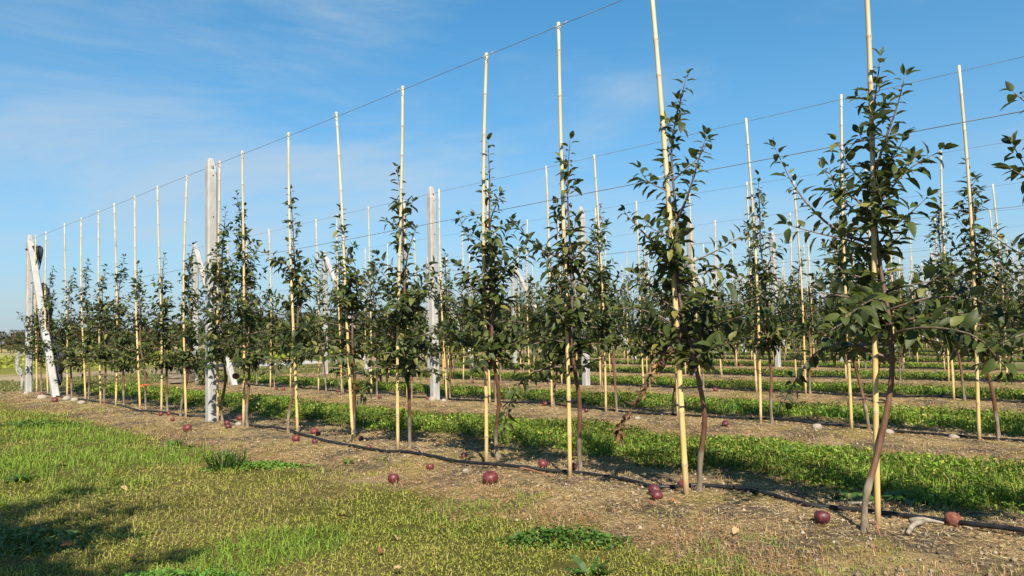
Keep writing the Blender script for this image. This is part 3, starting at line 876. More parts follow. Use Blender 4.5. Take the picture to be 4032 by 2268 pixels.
# other rows
ROW2 = [15.15, 14.35, 13.5, 12.67, 11.94, 11.05, 10.40, 9.57, 8.69, 7.84, 7.01, 5.97, 5.19, 4.30, 3.42, 2.62, 1.68, 0.85, 0.05]
ROW3 = [14.9, 14.1, 13.3, 12.3, 11.5, 10.91, 10.0, 9.2, 8.45, 7.64, 6.84, 5.9, 5.03, 4.36, 3.5, 2.70, 1.9, 1.1]
variants = []
for k in range(14):
    R = random.Random(900 + k)
    parts = grow_tree(600 + k, (0.03, R.uniform(-.06, .06), R.uniform(1.65, 2.3)), (R.uniform(0.03, .12), R.uniform(-.12, .12)), (0, R.uniform(-.08, .08)), dens=R.uniform(1.15, 1.6), lsize=0.084, spread=R.uniform(0.9, 1.15), low=R.uniform(0.56, 0.70))
    variants.append(parts)
protos = {}
row_trees = {}
for i in range(1, NROWS):
    X = V0 + DV * i
    end = row_end(i)
    if i == 1: ys = ROW2
    elif i == 2: ys = ROW3
    else:
        ys, q = [], end - 0.75
        while q > 0.68 + 0.63 * i - 0.7:
            ys.append(q); q -= rnd.uniform(0.66, 0.95)
    for k, yy in enumerate(ys):
        z0 = zg1(X, yy)
        vi = (k * 4 + i * 2 + (k * k) % 3) % len(variants)
        lab = 'young apple tree, %s from the end post in the %s' % (ORD[k + 1], rowname(i))
        grp = 'apple trees of the %s' % rowname(i)
        if vi not in protos:
            protos[vi] = tree_object('apple_tree', (X, yy, z0), variants[vi], lab, grp, 0, False)
            t = protos[vi]
        else:
            t = copy_tree(protos[vi], (X, yy, z0), lab, grp, rnd.choice((0, 0.15, -0.2, 0.1)), (1, rnd.uniform(.92, 1.08), rnd.uniform(0.9, 1.08)))
        c = obj('bamboo_cane', CANEV[(k + i) % 6], None, (X, yy, z0), (rnd.uniform(-0.022, 0.022), rnd.uniform(-0.01, 0.01), rnd.uniform(0, 6.28)), (1, 1, rnd.uniform(0.99, 1.005)))
        tag(c, 'bamboo cane, %s from the end post in the %s' % (ORD[k + 1], rowname(i)), 'bamboo cane', 'bamboo canes of the %s' % rowname(i))
        if i <= 2:
            for zt_ in (rnd.uniform(0.4, 0.6), rnd.uniform(1.0, 1.2)):
                obj('tie', TIE, c, (0, 0, zt_), (0, 0, rnd.uniform(-3, 3)))

# dead branch on the tree with the leaning cane (part of that tree)
db = [(0.0, 0.04, 0.80), (-0.06, 0.08, 0.73), (-0.09, 0.14, 0.63), (-0.10, 0.19, 0.54), (-0.11, 0.26, 0.44), (-0.11, 0.33, 0.35), (-0.11, 0.355, 0.30)]
dpts = crom(db, 14)
T16 = row1_trees[16]
D = obj('dead_branch', MB().tube(dpts, [0.006 * (1 - 0.06 * k) for k in range(14)], 6).mesh('dead_branch', M['twig'], True), T16)
D['label'] = 'withered hanging branch with curled brown leaves'
DT = [(0.115, 0.058, 0.034), (0.20, 0.105, 0.05), (0.07, 0.042, 0.03), (0.29, 0.165, 0.065)]
dead_t = [leaf_template(6, 0.16, 1.5, 0.75, 0.10)]
dmeshes = [meshdata('dead_leaf', dead_t[0][0], dead_t[0][1], M['deadleaf'], True, np.tile([*c, 1], (len(dead_t[0][0]), 1))) for c in DT]
for k in range(74):
    f = rnd.uniform(0.03, 1) ** 0.9
    p = dpts[min(int(f * 13), 12)].lerp(dpts[min(int(f * 13) + 1, 13)], rnd.random())
    d = Vector((rnd.gauss(0, .35), rnd.gauss(0.35, .4), rnd.uniform(-1.3, -0.1)))
    o = bpy.data.objects.new('leaf', dmeshes[rnd.choices(range(4), [4, 3, 4, 2])[0]])
    o.matrix_basis = leaf_matrix(p, d, Vector((rnd.gauss(0, 1), rnd.gauss(0, 1), 0.4)), rnd.uniform(0.025, 0.060))
    link(o, D)

# ------------------------------------------------------------------ concrete posts, braces
def post_mesh(h, w=0.108, ch=0.019, depth=0.0):
    hw = w / 2
    sec = [(-hw + ch, -hw), (hw - ch, -hw), (hw, -hw + ch), (hw, hw - ch), (hw - ch, hw), (-hw + ch, hw), (-hw, hw - ch), (-hw, -hw + ch)]
    rows = [(-0.08, 1.0, 1.0), (h - 0.155, 1.0, 1.0), (h - 0.145, 0.985, 0.97), (h - 0.035, 0.72, 0.50), (h - 0.012, 0.56, 0.36), (h, 0.40, 0.22)]
    V, Fc = [], []
    for z, sx, sy in rows: V += [(px * sx, py * sy, z) for px, py in sec]
    for r in range(len(rows) - 1):
        for k in range(8): Fc.append((r * 8 + k, r * 8 + (k + 1) % 8, (r + 1) * 8 + (k + 1) % 8, (r + 1) * 8 + k))
    Fc.append(tuple((len(rows) - 1) * 8 + k for k in range(8)))
    return meshdata('post_shaft', V, Fc, M['concrete'])
POSTM = post_mesh(2.86)
holeb = MB().tube([(0, -0.0550, 0), (0, -0.0500, 0)], 0.0075, 10); HOLEM = holeb.mesh('hole_shade_disc', M['hole_shade'])  # black disc on the post face, painted as the shade of a hole
ringb = MB()
ringb.tube([(0.0095 * math.cos(a), -0.0542, 0.0095 * math.sin(a)) for a in np.linspace(0, 6.2832, 13)], 0.0022, 5, False); RINGM = ringb.mesh('hole_rim', M['concrete'], True)
def post(x, y, label, group, h=1.0, rot=(0, 0, 0), holes=True):
    p = empty('concrete_post', (x, y, zg1(x, y) - 0.01), rot)
    tag(p, label, 'concrete post', group)
    s = obj('shaft', POSTM, p)
    if holes:
        for z in (2.755, 2.665, 2.21, 1.70, 0.34):
            ho = obj('hole_shade_disc', HOLEM, s, (0, 0, z)); obj('hole_rim', RINGM, s, (0, 0, z))
    return p
BRL = 3.22
def brace_mesh():
    w, ch = 0.108, 0.018
    hw = w / 2
    sec = [(-hw + ch, -hw), (hw - ch, -hw), (hw, -hw + ch), (hw, hw - ch), (hw - ch, hw), (-hw + ch, hw), (-hw, hw - ch), (-hw, -hw + ch)]
    V = [(a, b, z) for z in (-0.15, BRL) for a, b in sec]
    Fc = [(k, (k + 1) % 8, 8 + (k + 1) % 8, 8 + k) for k in range(8)] + [tuple(range(8, 16))]
    return meshdata('brace', V, Fc, M['concrete'])
BRM = brace_mesh()
for i in range(NROWS):
    X = V0 + DV * i
    e = row_end(i)
    post(X, e, 'concrete end post of the %s with a leaning brace' % rowname(i), 'row end posts', holes=i < 3, rot=(0.0, 0.0, 0))
    run = 1.78
    br = obj('leaning_brace', BRM, None, (X - 0.012, e - run - 0.05, zg1(X, e - run)), (-math.asin(min(0.99, (run - 0.03) / BRL)), 0, 0))
    tag(br, 'slanting concrete brace propped against the end post of the %s' % rowname(i), 'brace', 'braces of the row ends')
    py = e - 7.93 if i == 0 else 8.21 - 0.134 * i
    if i == 0: py = 8.22
    if py > 0.3 + 0.63 * i:
        post(X, py, 'tall concrete line post standing in the %s' % rowname(i), 'line posts in the rows', holes=i < 4)

# ------------------------------------------------------------------ wires and drip hoses
for i in range(NROWS):
    X = V0 + DV * i - 0.018
    e = row_end(i)
    ys = np.linspace(e, -2.5 + 0.5 * i, 12)
    for nm, z in (('top', 2.768), ('middle', 1.70)):
        ptsw = [(X, yy, z + 0.006 * math.sin(yy * 0.8 + i)) for yy in ys]
        w = obj('trellis_wire', MB().tube(ptsw, 0.0021, 6, False).mesh('trellis_wire', M['wire'], True))
        tag(w, '%s steel wire strung along the canes of the %s' % (nm, rowname(i)), 'wire', 'trellis wires')
HOSE1 = [(0.45, 3.70), (0.83, 3.71), (1.15, 3.73), (1.38, 3.74), (1.59, 3.71), (1.75, 3.67), (1.95, 3.76), (2.19, 3.82), (2.40, 3.75), (2.49, 3.60), (2.60, 3.57), (2.95, 3.66), (3.23, 3.62),
         (3.51, 3.48), (3.89, 3.39), (4.56, 3.44), (4.90, 3.35), (5.53, 3.36), (6.39, 3.49), (7.25, 3.51), (8.0, 3.60), (9.0, 3.56), (10.03, 3.43), (11.5, 3.55), (13, 3.48), (15.2, 3.5)]
for i in range(12):
    X = V0 + DV * i
    if i == 0:
        cp = [(b, a) for a, b in HOSE1]
    else:
        yy = 0.4 + 0.5 * i; cp = []
        while yy < row_end(i) - 1.0:
            cp.append((X + 0.10 + rnd.uniform(-0.07, 0.07), yy)); yy += rnd.uniform(0.5, 1.0)
    cp = crom([(a, b, 0) for a, b in cp], len(cp) * 7)
    lift = [0.013 + 0.02 * max(0, math.sin(p.y * 2.1 + i)) ** 3 for p in cp]
    pth = [(p.x, p.y, zg1(p.x, p.y) + l) for p, l in zip(cp, lift)]
    h_ = obj('drip_hose', MB().tube(pth, 0.0112, 8).mesh('drip_hose', M['hose'], True))
    tag(h_, 'black drip irrigation hose lying along the %s' % rowname(i), 'hose', 'drip hoses along the rows')

# ------------------------------------------------------------------ apples
def apple_mesh(seed, rot=False):
    R = random.Random(seed)
    V, Fc = [], []
    nr, ns = 11, 16
    for a in range(nr + 1):
        th = math.pi * a / nr
        for b in range(ns):
            ph = 2 * math.pi * b / ns
            r = math.sin(th) * (1 + 0.10 * math.cos(th))
            z = math.cos(th) * 0.92
            if a <= 2: z -= 0.22 * (1 - math.sin(th) / 0.55) if math.sin(th) < 0.55 else 0
            if a >= nr - 2 and math.sin(th) < 0.5: z += 0.16 * (1 - math.sin(th) / 0.5)
            r *= 1 + 0.025 * math.cos(5 * ph) * max(0, -math.cos(th)) + R.uniform(-.008, .008) + (0.1 * math.sin(ph * 2 + 1) * math.sin(th * 3) if rot else 0)
            V.append((r * math.cos(ph), r * math.sin(ph), z))
    for a in range(nr):
        for b in range(ns): Fc.append((a * ns + b, (a + 1) * ns + b, (a + 1) * ns + (b + 1) % ns, a * ns + (b + 1) % ns))
    return meshdata('apple_flesh', V, Fc, M['rotapple'] if rot else M['apple'], True)
APM = [apple_mesh(k) for k in range(3)]
APR = apple_mesh(9, True)
STEM = MB().tube([(0, 0, 0.6), (0.04, 0, 0.9), (0.12, 0.03, 1.18)], [0.05, 0.04, 0.06], 5).mesh('stem', M['twig'], True)
CALYX = MB()
for k in range(5):
    a = k * 1.2566
    CALYX.add([(0.05 * math.cos(a), 0.05 * math.sin(a), -0.78), (0.16 * math.cos(a + .3), 0.16 * math.sin(a + .3), -0.90), (0.16 * math.cos(a - .3), 0.16 * math.sin(a - .3), -0.90)], [(0, 1, 2)])
CALYX = CALYX.mesh('calyx', M['twig'])
def apple(x, y, dia, label, group, z=None, rotten=False):
    r = max(dia, 0.045) / 2
    o = empty('fallen_apple' if z is None else 'hanging_apple', (x, y, (zg1(x, y) + r * 0.72) if z is None else z), (rnd.uniform(-0.7, 0.7) if z is None else 0.2, rnd.uniform(-0.7, 0.7) if z is None else 0.1, rnd.uniform(0, 6.28)))
    o.scale = (r, r, r)
    tag(o, label, 'apple', group)
    obj('flesh', APR if rotten else APM[rnd.randrange(3)], o)
    obj('stem', STEM, o); obj('calyx', CALYX, o)
    return o
GA = 'fallen apples under the front row'
for yy, xx, dd, lab in [
    (13.08, 3.20, 0.087, 'red apple on the ground right of the foot of the leaning brace'),
    (14.66, 3.40, 0.076, 'red apple between the front end post and its brace'),
    (11.87, 3.53, 0.050, 'small dark apple at the foot of the fifth cane of the front row'),
    (9.39, 3.40, 0.057, 'left apple of the touching pair by the eighth cane'),
    (9.33, 3.47, 0.055, 'right apple of the touching pair by the eighth cane'),
    (8.69, 3.27, 0.047, 'small apple below the touching pair left of the concrete post'),
    (7.70, 3.04, 0.085, 'large shiny red apple at the lawn edge left of the concrete post'),
    (8.05, 3.74, 0.072, 'apple behind the hose just right of the concrete post'),
    (7.68, 3.43, 0.060, 'middle apple of three right of the concrete post'),
    (7.40, 3.32, 0.064, 'lowest apple of three right of the concrete post'),
    (6.00, 3.28, 0.070, 'dark red apple in front of the twelfth cane of the front row'),
    (6.29, 3.62, 0.066, 'bright red apple behind the hose right of the twelfth cane'),
    (6.10, 3.55, 0.046, 'small apple touching the bright one right of the twelfth cane'),
    (5.71, 3.29, 0.050, 'small apple in front of the hose between twelfth and thirteenth canes'),
    (5.50, 3.60, 0.040, 'tiny apple at the foot of the leaning thirteenth cane'),
    (5.03, 3.36, 0.047, 'small apple on the hose left of the fourteenth cane'),
    (4.05, 3.18, 0.054, 'small red apple in front of the hose right of the fourteenth cane'),
    (3.90, 2.78, 0.072, 'red apple at the lawn edge below the fourteenth cane'),
    (4.16, 3.57, 0.048, 'dark small apple behind the hose left of the fifteenth cane'),
    (3.39, 3.11, 0.094, 'biggest dark red apple, in front of the fifteenth cane'),
    (3.50, 3.68, 0.066, 'glossy red apple behind the hose between fifteenth and sixteenth canes'),
    (3.33, 3.78, 0.056, 'apple half hidden behind the sixteenth cane'),
    (2.45, 3.43, 0.068, 'upper apple of the pair on the hose left of the leaning cane'),
    (2.37, 3.34, 0.062, 'lower apple of the pair with withered leaves left of the leaning cane'),
    (2.44, 3.69, 0.056, 'apple behind the hose just left of the leaning cane foot'),
    (1.53, 3.40, 0.070, 'red apple in front of the hose left of the bent trunk')]:
    apple(xx, yy, dd, lab, GA)
apple(3.74, 1.10, 0.072, 'rotten orange-red split apple behind the hose at far right', GA, rotten=True)
for yy, xx, dd, lab, rw in [
    (12.02, 6.22, 0.058, 'left one of two fallen apples beside the fifth cane', 1), (11.72, 6.19, 0.063, 'right one of two fallen apples beside the fifth cane', 1),
    (10.52, 6.47, 0.059, 'fallen apple at the foot of the seventh cane', 1), (10.32, 6.73, 0.071, 'fallen apple behind the hose by the seventh cane', 1),
    (9.01, 6.21, 0.060, 'fallen apple left of the ninth cane', 1), (8.19, 6.41, 0.050, 'small fallen apple just left of the concrete line post', 1),
    (6.65, 6.28, 0.055, 'fallen apple right of the eleventh cane', 1), (6.15, 6.53, 0.060, 'fallen apple on the hose by the twelfth cane', 1),
    (5.38, 6.35, 0.048, 'fallen apple left of the thirteenth cane', 1), (3.80, 6.11, 0.048, 'small orange-red fallen apple between fourteenth and fifteenth canes', 1),
    (3.60, 6.14, 0.062, 'larger dark fallen apple left of the fifteenth cane', 1), (4.05, 6.16, 0.045, 'tiny fallen apple right of the fourteenth cane', 1),
    (5.57, 9.28, 0.062, 'fallen apple beside a dry weed tuft', 2), (11.97, 8.95, 0.063, 'fallen apple near the fourth cane', 2), (10.21, 9.00, 0.055, 'fallen apple near the seventh cane', 2),
    (8.59, 15.40, 0.074, 'right one of two fallen apples', 4), (10.31, 15.65, 0.080, 'left one of two fallen apples', 4), (9.45, 18.80, 0.080, 'right one of a close apple pair', 5), (9.62, 18.84, 0.079, 'left one of a close apple pair', 5), (3.69, 14.66, 0.080, 'reddish fallen apple near the right edge', 4)]:
    apple(xx, yy, dd, '%s in the %s' % (lab, rowname(rw)), 'fallen apples under the back rows')
apple(X0 + 0.10, 7.85, 0.075, 'single red apple hanging low on the tree right of the concrete post', 'apples hanging on trees', z=0.50)

# ------------------------------------------------------------------ weeds, tufts, fallen leaves
WT = [(0.056, 0.120, 0.016), (0.080, 0.152, 0.024), (0.040, 0.088, 0.014), (0.112, 0.176, 0.032)]
wtemp = [leaf_template(7, 0.13, 0.25, 0.55, 0.06), leaf_template(5, 0.24, 0.2, 0.4, -0.04), leaf_template(4, 0.11, 0.3, 0.7, 0.03)]
wmesh = [[meshdata('weed_leaf', V, Fc, M['weed'], True, np.tile([*c, 1], (len(V), 1))) for (V, Fc) in wtemp] for c in WT]
def rosette(x, y, n, size, kind, label, tones=(0, 1, 2), el=(0.15, 1.0)):
    o = empty('weed_plant', (x, y, zg1(x, y)))
    tag(o, label, 'weed', 'broad-leaved weeds')
    for k in range(n):
        a = k * 2.4 + rnd.uniform(-.3, .3); e = rnd.uniform(*el)
        d = Vector((math.cos(a) * math.cos(e), math.sin(a) * math.cos(e), math.sin(e)))
        l = bpy.data.objects.new('leaf', wmesh[rnd.choice(tones)][kind if kind == 1 or rnd.random() < 0.55 else 2 - kind])
        l.matrix_basis = leaf_matrix(Vector((math.cos(a), math.sin(a), 0)) * 0.01, d, Vector((rnd.gauss(0, .2), rnd.gauss(0, .2), 1)), size * rnd.uniform(0.6, 1.15), 0.05)
        link(l, o)
    return o
def patch(x, y, rx, ry, n, ht, label, cols, ang=0, lsz=(0.02, 0.04)):
    a, q = RNG.uniform(0, 6.28, n), np.sqrt(RNG.random(n)) * (0.75 + 0.5 * RNG.random(n))
    px, py = rx * q * np.cos(a), ry * q * np.sin(a)
    wx = x + px * math.cos(ang) - py * math.sin(ang); wy = y + px * math.sin(ang) + py * math.cos(ang)
    P = np.stack([wx, wy, zg(wx, wy) + RNG.uniform(0.005, 1, n) * ht * np.clip(1.15 - q ** 2, 0.25, 1)], 1)
    return stuff('weed_patch', leaflets('weed_patch', P, RNG.uniform(0, 6.28, n), RNG.uniform(-0.3, 0.9, n), RNG.uniform(-0.6, 0.6, n), RNG.uniform(*lsz, n), RNG.uniform(*lsz, n) * 0.6, pal(n, cols, [1] * len(cols)), M['weed']), label, 'weeds')
GR = [(0.060, 0.128, 0.018), (0.080, 0.160, 0.024), (0.048, 0.100, 0.016)]
FDX, FDY = F_.x, F_.y
angc = math.atan2(R_.y, R_.x)
patch(2.47, 2.25, 0.27, 0.12, 900, 0.065, 'bright green weed patch in the lawn in front of the sixteenth cane', GR, angc, (0.018, 0.034))
patch(1.10, 3.02, 0.36, 0.13, 1500, 0.05, 'bright green clover patch at the bottom picture edge', [(0.09, 0.19, 0.025), (0.12, 0.23, 0.03)], angc, (0.014, 0.024))
patch(2.16, 9.75, 0.55, 0.20, 700, 0.07, 'low leafy weeds on the lawn below the end post', GR, angc, (0.02, 0.05))
patch(2.52, 5.15, 0.34, 0.10, 900, 0.05, 'fresh green grass patch at the lawn edge left of centre', [(0.11, 0.22, 0.03), (0.13, 0.24, 0.035)], angc, (0.012, 0.04))
patch(0.85, 4.15, 0.40, 0.20, 500, 0.05, 'broad-leaved weeds in the shadow at lower left', [(0.07, 0.12, 0.03), (0.09, 0.15, 0.04)], angc, (0.025, 0.055))
bw = empty('weed_plant', (2.36, 5.30, zg1(2.36, 5.30))); tag(bw, 'dark bushy weed standing at the lawn edge', 'weed', 'broad-leaved weeds')
nb_ = 230; an_ = RNG.uniform(0, 6.28, nb_); rr_ = RNG.random(nb_) ** 0.7 * 0.13
P = np.stack([rr_ * np.cos(an_), rr_ * np.sin(an_), RNG.uniform(-0.01, 0.06, nb_)], 1)
tag(obj('foliage', blades('foliage', P, an_ + RNG.normal(0, .6, nb_), RNG.uniform(0.0, .8, nb_), RNG.uniform(.05, .13, nb_), RNG.uniform(.005, .010, nb_), pal(nb_, [(0.035, 0.075, 0.014), (0.055, 0.105, 0.018), (0.10, 0.14, 0.03)], [3, 3, 1]), M['weed'], .5), bw), kind='stuff')
rosette(2.33, 5.42, 34, 0.075, 0, 'leafy dandelion spreading beside the dark bushy weed', (0, 1))
rosette(2.60, 6.85, 44, 0.085, 0, 'green weed in front of the big shiny apple left of centre', (0, 1, 3))
rosette(2.62, 6.62, 22, 0.07, 0, 'small weed right of the green one below the concrete post', (0, 1))
rosette(2.20, 1.86, 22, 0.085, 2, 'dark weed at the bottom edge right of centre', (0, 2), (0.4, 1.2))
rosette(4.02, 1.66, 14, 0.12, 1, 'dark broad weed left of the bent trunk foot', (2, 2, 0), (0.1, 0.6))
rosette(4.20, 1.42, 12, 0.15, 1, 'dark broad weed with a bright leaf right of the near cane', (2, 0, 3), (0.1, 0.6))
rosette(5.15, 2.56, 12, 0.14, 1, 'pale lettuce-like weed in the grass strip', (3, 1), (0.3, 0.9))
rosette(4.95, 2.9, 10, 0.11, 1, 'small pale weed left of the lettuce-like weed', (3, 1), (0.3, 0.9))
rosette(1.26, 5.95, 34, 0.09, 0, 'dark plantain weed at the left picture edge', (2, 2, 0), (0.4, 1.2))
rosette(1.75, 3.15, 14, 0.06, 0, 'broad-leaved weed in the lawn below centre left', (1, 3), (0.2, 0.7))
rosette(1.30, 3.85, 18, 0.07, 0, 'dandelion rosette in the lit lawn left of the clover patch', (1, 3), (0.2, 0.7))
rosette(3.00, 4.75, 7, 0.07, 2, 'small spindly weed on the straw in front of the hose', (1, 0), (0.7, 1.3))
rosette(2.85, 3.95, 6, 0.08, 0, 'small dandelion on the soil left of the red apple', (1, 3), (0.2, 0.6))
for k, (xx, yy) in enumerate([(10.39, 3.3), (7.35, 4.3), (7.45, 3.1)]):
    n = 90
    P = np.stack([xx + RNG.normal(0, 0.10, n), yy + RNG.normal(0, 0.16, n), np.full(n, zg1(xx, yy) - 0.01)], 1)
    tf = obj('grass_tuft', blades('grass_tuft', P, RNG.uniform(0, 6.28, n), RNG.uniform(0, .7, n), RNG.uniform(.10, .19, n), RNG.uniform(.004, .007, n), pal(n, [(0.10, 0.23, 0.03), (0.14, 0.27, 0.04)], [1, 1]), M['grass'], .8))
    tag(tf, ['bright tall grass tuft at right beyond the third row', 'dark green grass tuft behind the second row', 'green grass tuft behind the second row at right'][k], 'grass tuft', kind='stuff')
# plantain seed stalks on the lawn
pos = [(1.0 + rnd.uniform(-.5, 1.2), 3.2 + rnd.uniform(0, 2.6)) for _ in range(46)]
mb = MB()
for (a, b) in pos:
    h0 = rnd.uniform(0.06, 0.15); z = zg1(a, b); l = (rnd.gauss(0, .012), rnd.gauss(0, .012))
    mb.tube([(a, b, z), (a + l[0], b + l[1], z + h0 * .6), (a + 2 * l[0], b + 2 * l[1], z + h0)], [0.0014, 0.0014, 0.0022], 5)
tag(obj('seed_stalks', mb.mesh('seed_stalks', simple('seed_stalk', (0.20, 0.19, 0.06), (0.28, 0.23, 0.09), 20, 0.8), True)), 'thin upright plantain seed stalks on the lawn', 'stalks', kind='stuff')
FL = [('pale curled dead leaf on the lawn right of the clover patch', 2.02, 2.85, 3), ('orange-brown dead leaf left of the clover patch', 1.12, 3.45, 1), ('brown dead leaf in the lawn shadow at left', 1.02, 3.85, 0),
      ('flat tan dead leaf at the bottom of the lawn', 1.72, 2.42, 3), ('dark dead leaf on the lawn at far left', 1.55, 6.2, 2), ('brown dead leaf in mid lawn', 2.05, 3.35, 1), ('small dead leaf below mid lawn', 1.85, 2.7, 0),
      ('tan dead leaf on the soil by the near trunk', 3.05, 1.75, 3), ('curled dead leaf beside the near apple', 3.25, 1.62, 1), ('dead leaf near the weed patch', 2.25, 2.75, 1), ('dead leaf on the lit lawn at left', 1.62, 5.1, 3),
      ('withered leaf under the pair of apples', 3.22, 2.34, 0), ('withered leaf right of the pair of apples', 3.30, 2.26, 1)]
flm = [meshdata('fallen_leaf', leaf_template(5, 0.30, 0.5, 0.25, 0.10)[0], leaf_template(5, 0.30, 0.5, 0.25, 0.10)[1], M['deadleaf'], True, np.tile([*c, 1], (17 if False else len(leaf_template(5)[0]), 1))) for c in [(0.22, 0.10, 0.05), (0.32, 0.14, 0.06), (0.10, 0.06, 0.04), (0.42, 0.28, 0.14)]]
for lab, xx, yy, c in FL:
    s = rnd.uniform(0.035, 0.055)
    tag(obj('fallen_leaf', flm[c], None, (xx, yy, zg1(xx, yy) + 0.03), (rnd.uniform(-.4, .4), rnd.uniform(-.4, .4), rnd.uniform(0, 6.28)), (s, s, s)), lab, 'dead leaf', 'dead leaves on the ground')

# ------------------------------------------------------------------ sticks and stones
def stick(pts, rad, mat, label, name='dry_stick', n=8):
    P = [(a, b, zg1(a, b) + c) for a, b, c in pts]
    return tag(obj(name, MB().tube(crom(P, 9), np.interp(np.linspace(0, 1, 9), np.linspace(0, 1, len(rad)), rad).tolist(), n).mesh(name, mat, True)), label, 'stick', 'sticks on the soil')
stick([(3.62, 1.24, 0.02), (3.66, 1.20, 0.022), (3.71, 1.13, 0.012)], [0.010, 0.012, 0.004], M['drywood'], 'upper pale bone-like stick right of the near trunk')
stick([(3.42, 1.18, 0.012), (3.52, 1.19, 0.02), (3.60, 1.175, 0.024)], [0.009, 0.012, 0.011], M['drywood'], 'lower pale stick lying right of the near trunk')
stick([(3.85, 1.62, 0.01), (3.93, 1.52, 0.012)], [0.008, 0.008], M['drywood'], 'pale stick behind the foot of the near trunk')
stick([(3.60, 4.80, 0.01), (3.56, 4.68, 0.025), (3.47, 4.50, 0.008)], [0.007, 0.008, 0.005], M['drywood'], 'white peeled stick right of the fourteenth cane')
stick([(3.48, 3.62, 0.02), (3.47, 3.42, 0.022), (3.44, 3.20, 0.012)], [0.005, 0.005, 0.003], M['redtwig'], 'thin reddish twig lying along the hose', 'red_twig')
stick([(3.36, 1.27, 0.0), (3.355, 1.275, 0.03), (3.36, 1.29, 0.07)], [0.004, 0.004, 0.002], M['redtwig'], 'short dry stalk standing by the pale sticks', 'dry_stalk')
def stone_mesh(seed):
    R = random.Random(seed); V, Fc = [], []
    for a in range(6):
        th = math.pi * a / 5
        for b in range(8):
            ph = 2 * math.pi * b / 8; r = math.sin(th) * R.uniform(0.8, 1.15)
            V.append((r * math.cos(ph), r * math.sin(ph) * 0.75, math.cos(th) * 0.6 * R.uniform(.9, 1.1)))
    for a in range(5):
        for b in range(8): Fc.append((a * 8 + b, (a + 1) * 8 + b, (a + 1) * 8 + (b + 1) % 8, a * 8 + (b + 1) % 8))
    return meshdata('stone', V, Fc, M['stone'], True)
SM = [stone_mesh(k) for k in range(4)]
for lab, xx, yy, s in [('pale stone on the hose right of the concrete post', 3.51, 7.59, 0.045), ('pinkish stone behind the near cane in the second row', 6.50, 1.88, 0.04), ('white stone beside the hose in the second row at right', 6.48, 2.34, 0.045),
                       ('pale stone in front of the fifteenth cane', 3.28, 3.81, 0.03), ('pale clod at the foot of the front end post', 3.38, 15.6, 0.07), ('clod beside the leaning brace foot', 3.25, 14.0, 0.09), ('clod right of the leaning brace foot', 3.42, 13.3, 0.08),
                       ('clod at the third cane foot', 3.45, 13.0, 0.07), ('clod at the fourth cane foot', 3.35, 12.3, 0.06), ('stone by the second-row concrete post foot', 6.38, 8.05, 0.07), ('stone right of the second-row concrete post', 6.33, 7.75, 0.05),
                       ('stone in the second row left of the leaning cane', 6.2, 4.6, 0.035), ('white stone in the second row behind the bent trunk', 6.42, 2.9, 0.05)]:
    tag(obj('stone', SM[rnd.randrange(4)], None, (xx, yy, zg1(xx, yy) + s * 0.15), (0, 0, rnd.uniform(0, 6)), (s, s, s)), lab, 'stone', 'stones and clods on the soil')

# ------------------------------------------------------------------ things by the row ends
e0 = row_end(0)
# black netting hung on the front end post
mb = MB()
R = random.Random(5)
net = []
for k in range(5):
    a0 = Vector((X0 - 0.02 + k * 0.02, e0 - 0.08 - 0.01 * k, 2.60))
    pts = crom([a0, a0 + Vector((0.03, -0.11, 0.03)), a0 + Vector((0.05, -0.18 - 0.015 * k, -0.06)), a0 + Vector((0.05, -0.13 + 0.02 * k, -0.14 - 0.06 * k))], 9)
    mb.tube(pts, [0.014, 0.022, 0.026, 0.028, 0.026, 0.024, 0.018, 0.014, 0.006], 7)
mb.tube([(X0 - 0.056, e0 + 0.05, 2.60), (X0 - 0.06, e0 - 0.06, 2.60), (X0, e0 - 0.075, 2.61)], 0.012, 6)
tag(obj('black_netting', mb.mesh('black_netting', M['net'], True)), 'bunched black netting hung near the top of the front end post', 'netting')
mb = MB()
for k in range(6):
    yb = e0 - 0.55 - 0.16 * k
    zb = 1.95 - 0.28 * k
    pts = crom([(X0 + 0.08, yb, zb), (X0 + 0.12, yb - 0.10, zb - 0.18), (X0 + 0.10, yb - 0.20, zb - 0.36)], 7)
    mb.tube(pts, [0.03, 0.05, 0.055, 0.06, 0.055, 0.045, 0.03], 7)
pts = crom([(X0 + 0.1, e0 - 1.45, 0.85), (X0 + 0.1, e0 - 1.72, 0.72), (X0 + 0.1, e0 - 1.70, 0.50), (X0 + 0.1, e0 - 1.60, 0.38)], 9)
mb.tube(pts, [0.03, 0.05, 0.07, 0.08, 0.08, 0.07, 0.05, 0.04, 0.015], 8)
tag(obj('black_net_roll', mb.mesh('black_net_roll', M['net'], True)), 'black net bundle draped behind the leaning brace of the front row', 'netting')
# white strings
mb = MB()
for k in range(34):
    a = R.uniform(-0.05, 0.05)
    top = Vector((X0 - 0.06, e0 + 0.02 + a, 0.80 + R.uniform(-.03, .03)))
    pts = crom([top, top + Vector((-0.05 - R.uniform(0, .05), 0.05 + R.uniform(0, .13), -0.10)), top + Vector((-0.05 - R.uniform(0, .05), 0.07 + R.uniform(0, .14), -0.28 - R.uniform(0, .1))), top + Vector((-0.03, 0.03 + R.uniform(0, .05), -0.40 - R.uniform(0, .12)))] + ([top + Vector((-0.04, 0.03, -0.78))] if k % 5 == 0 else []), 12)
    mb.tube(pts, 0.0028, 5)
tag(obj('string_bundle', mb.mesh('string_bundle', M['string'], True)), 'bundle of white string hanging on the front end post', 'string')
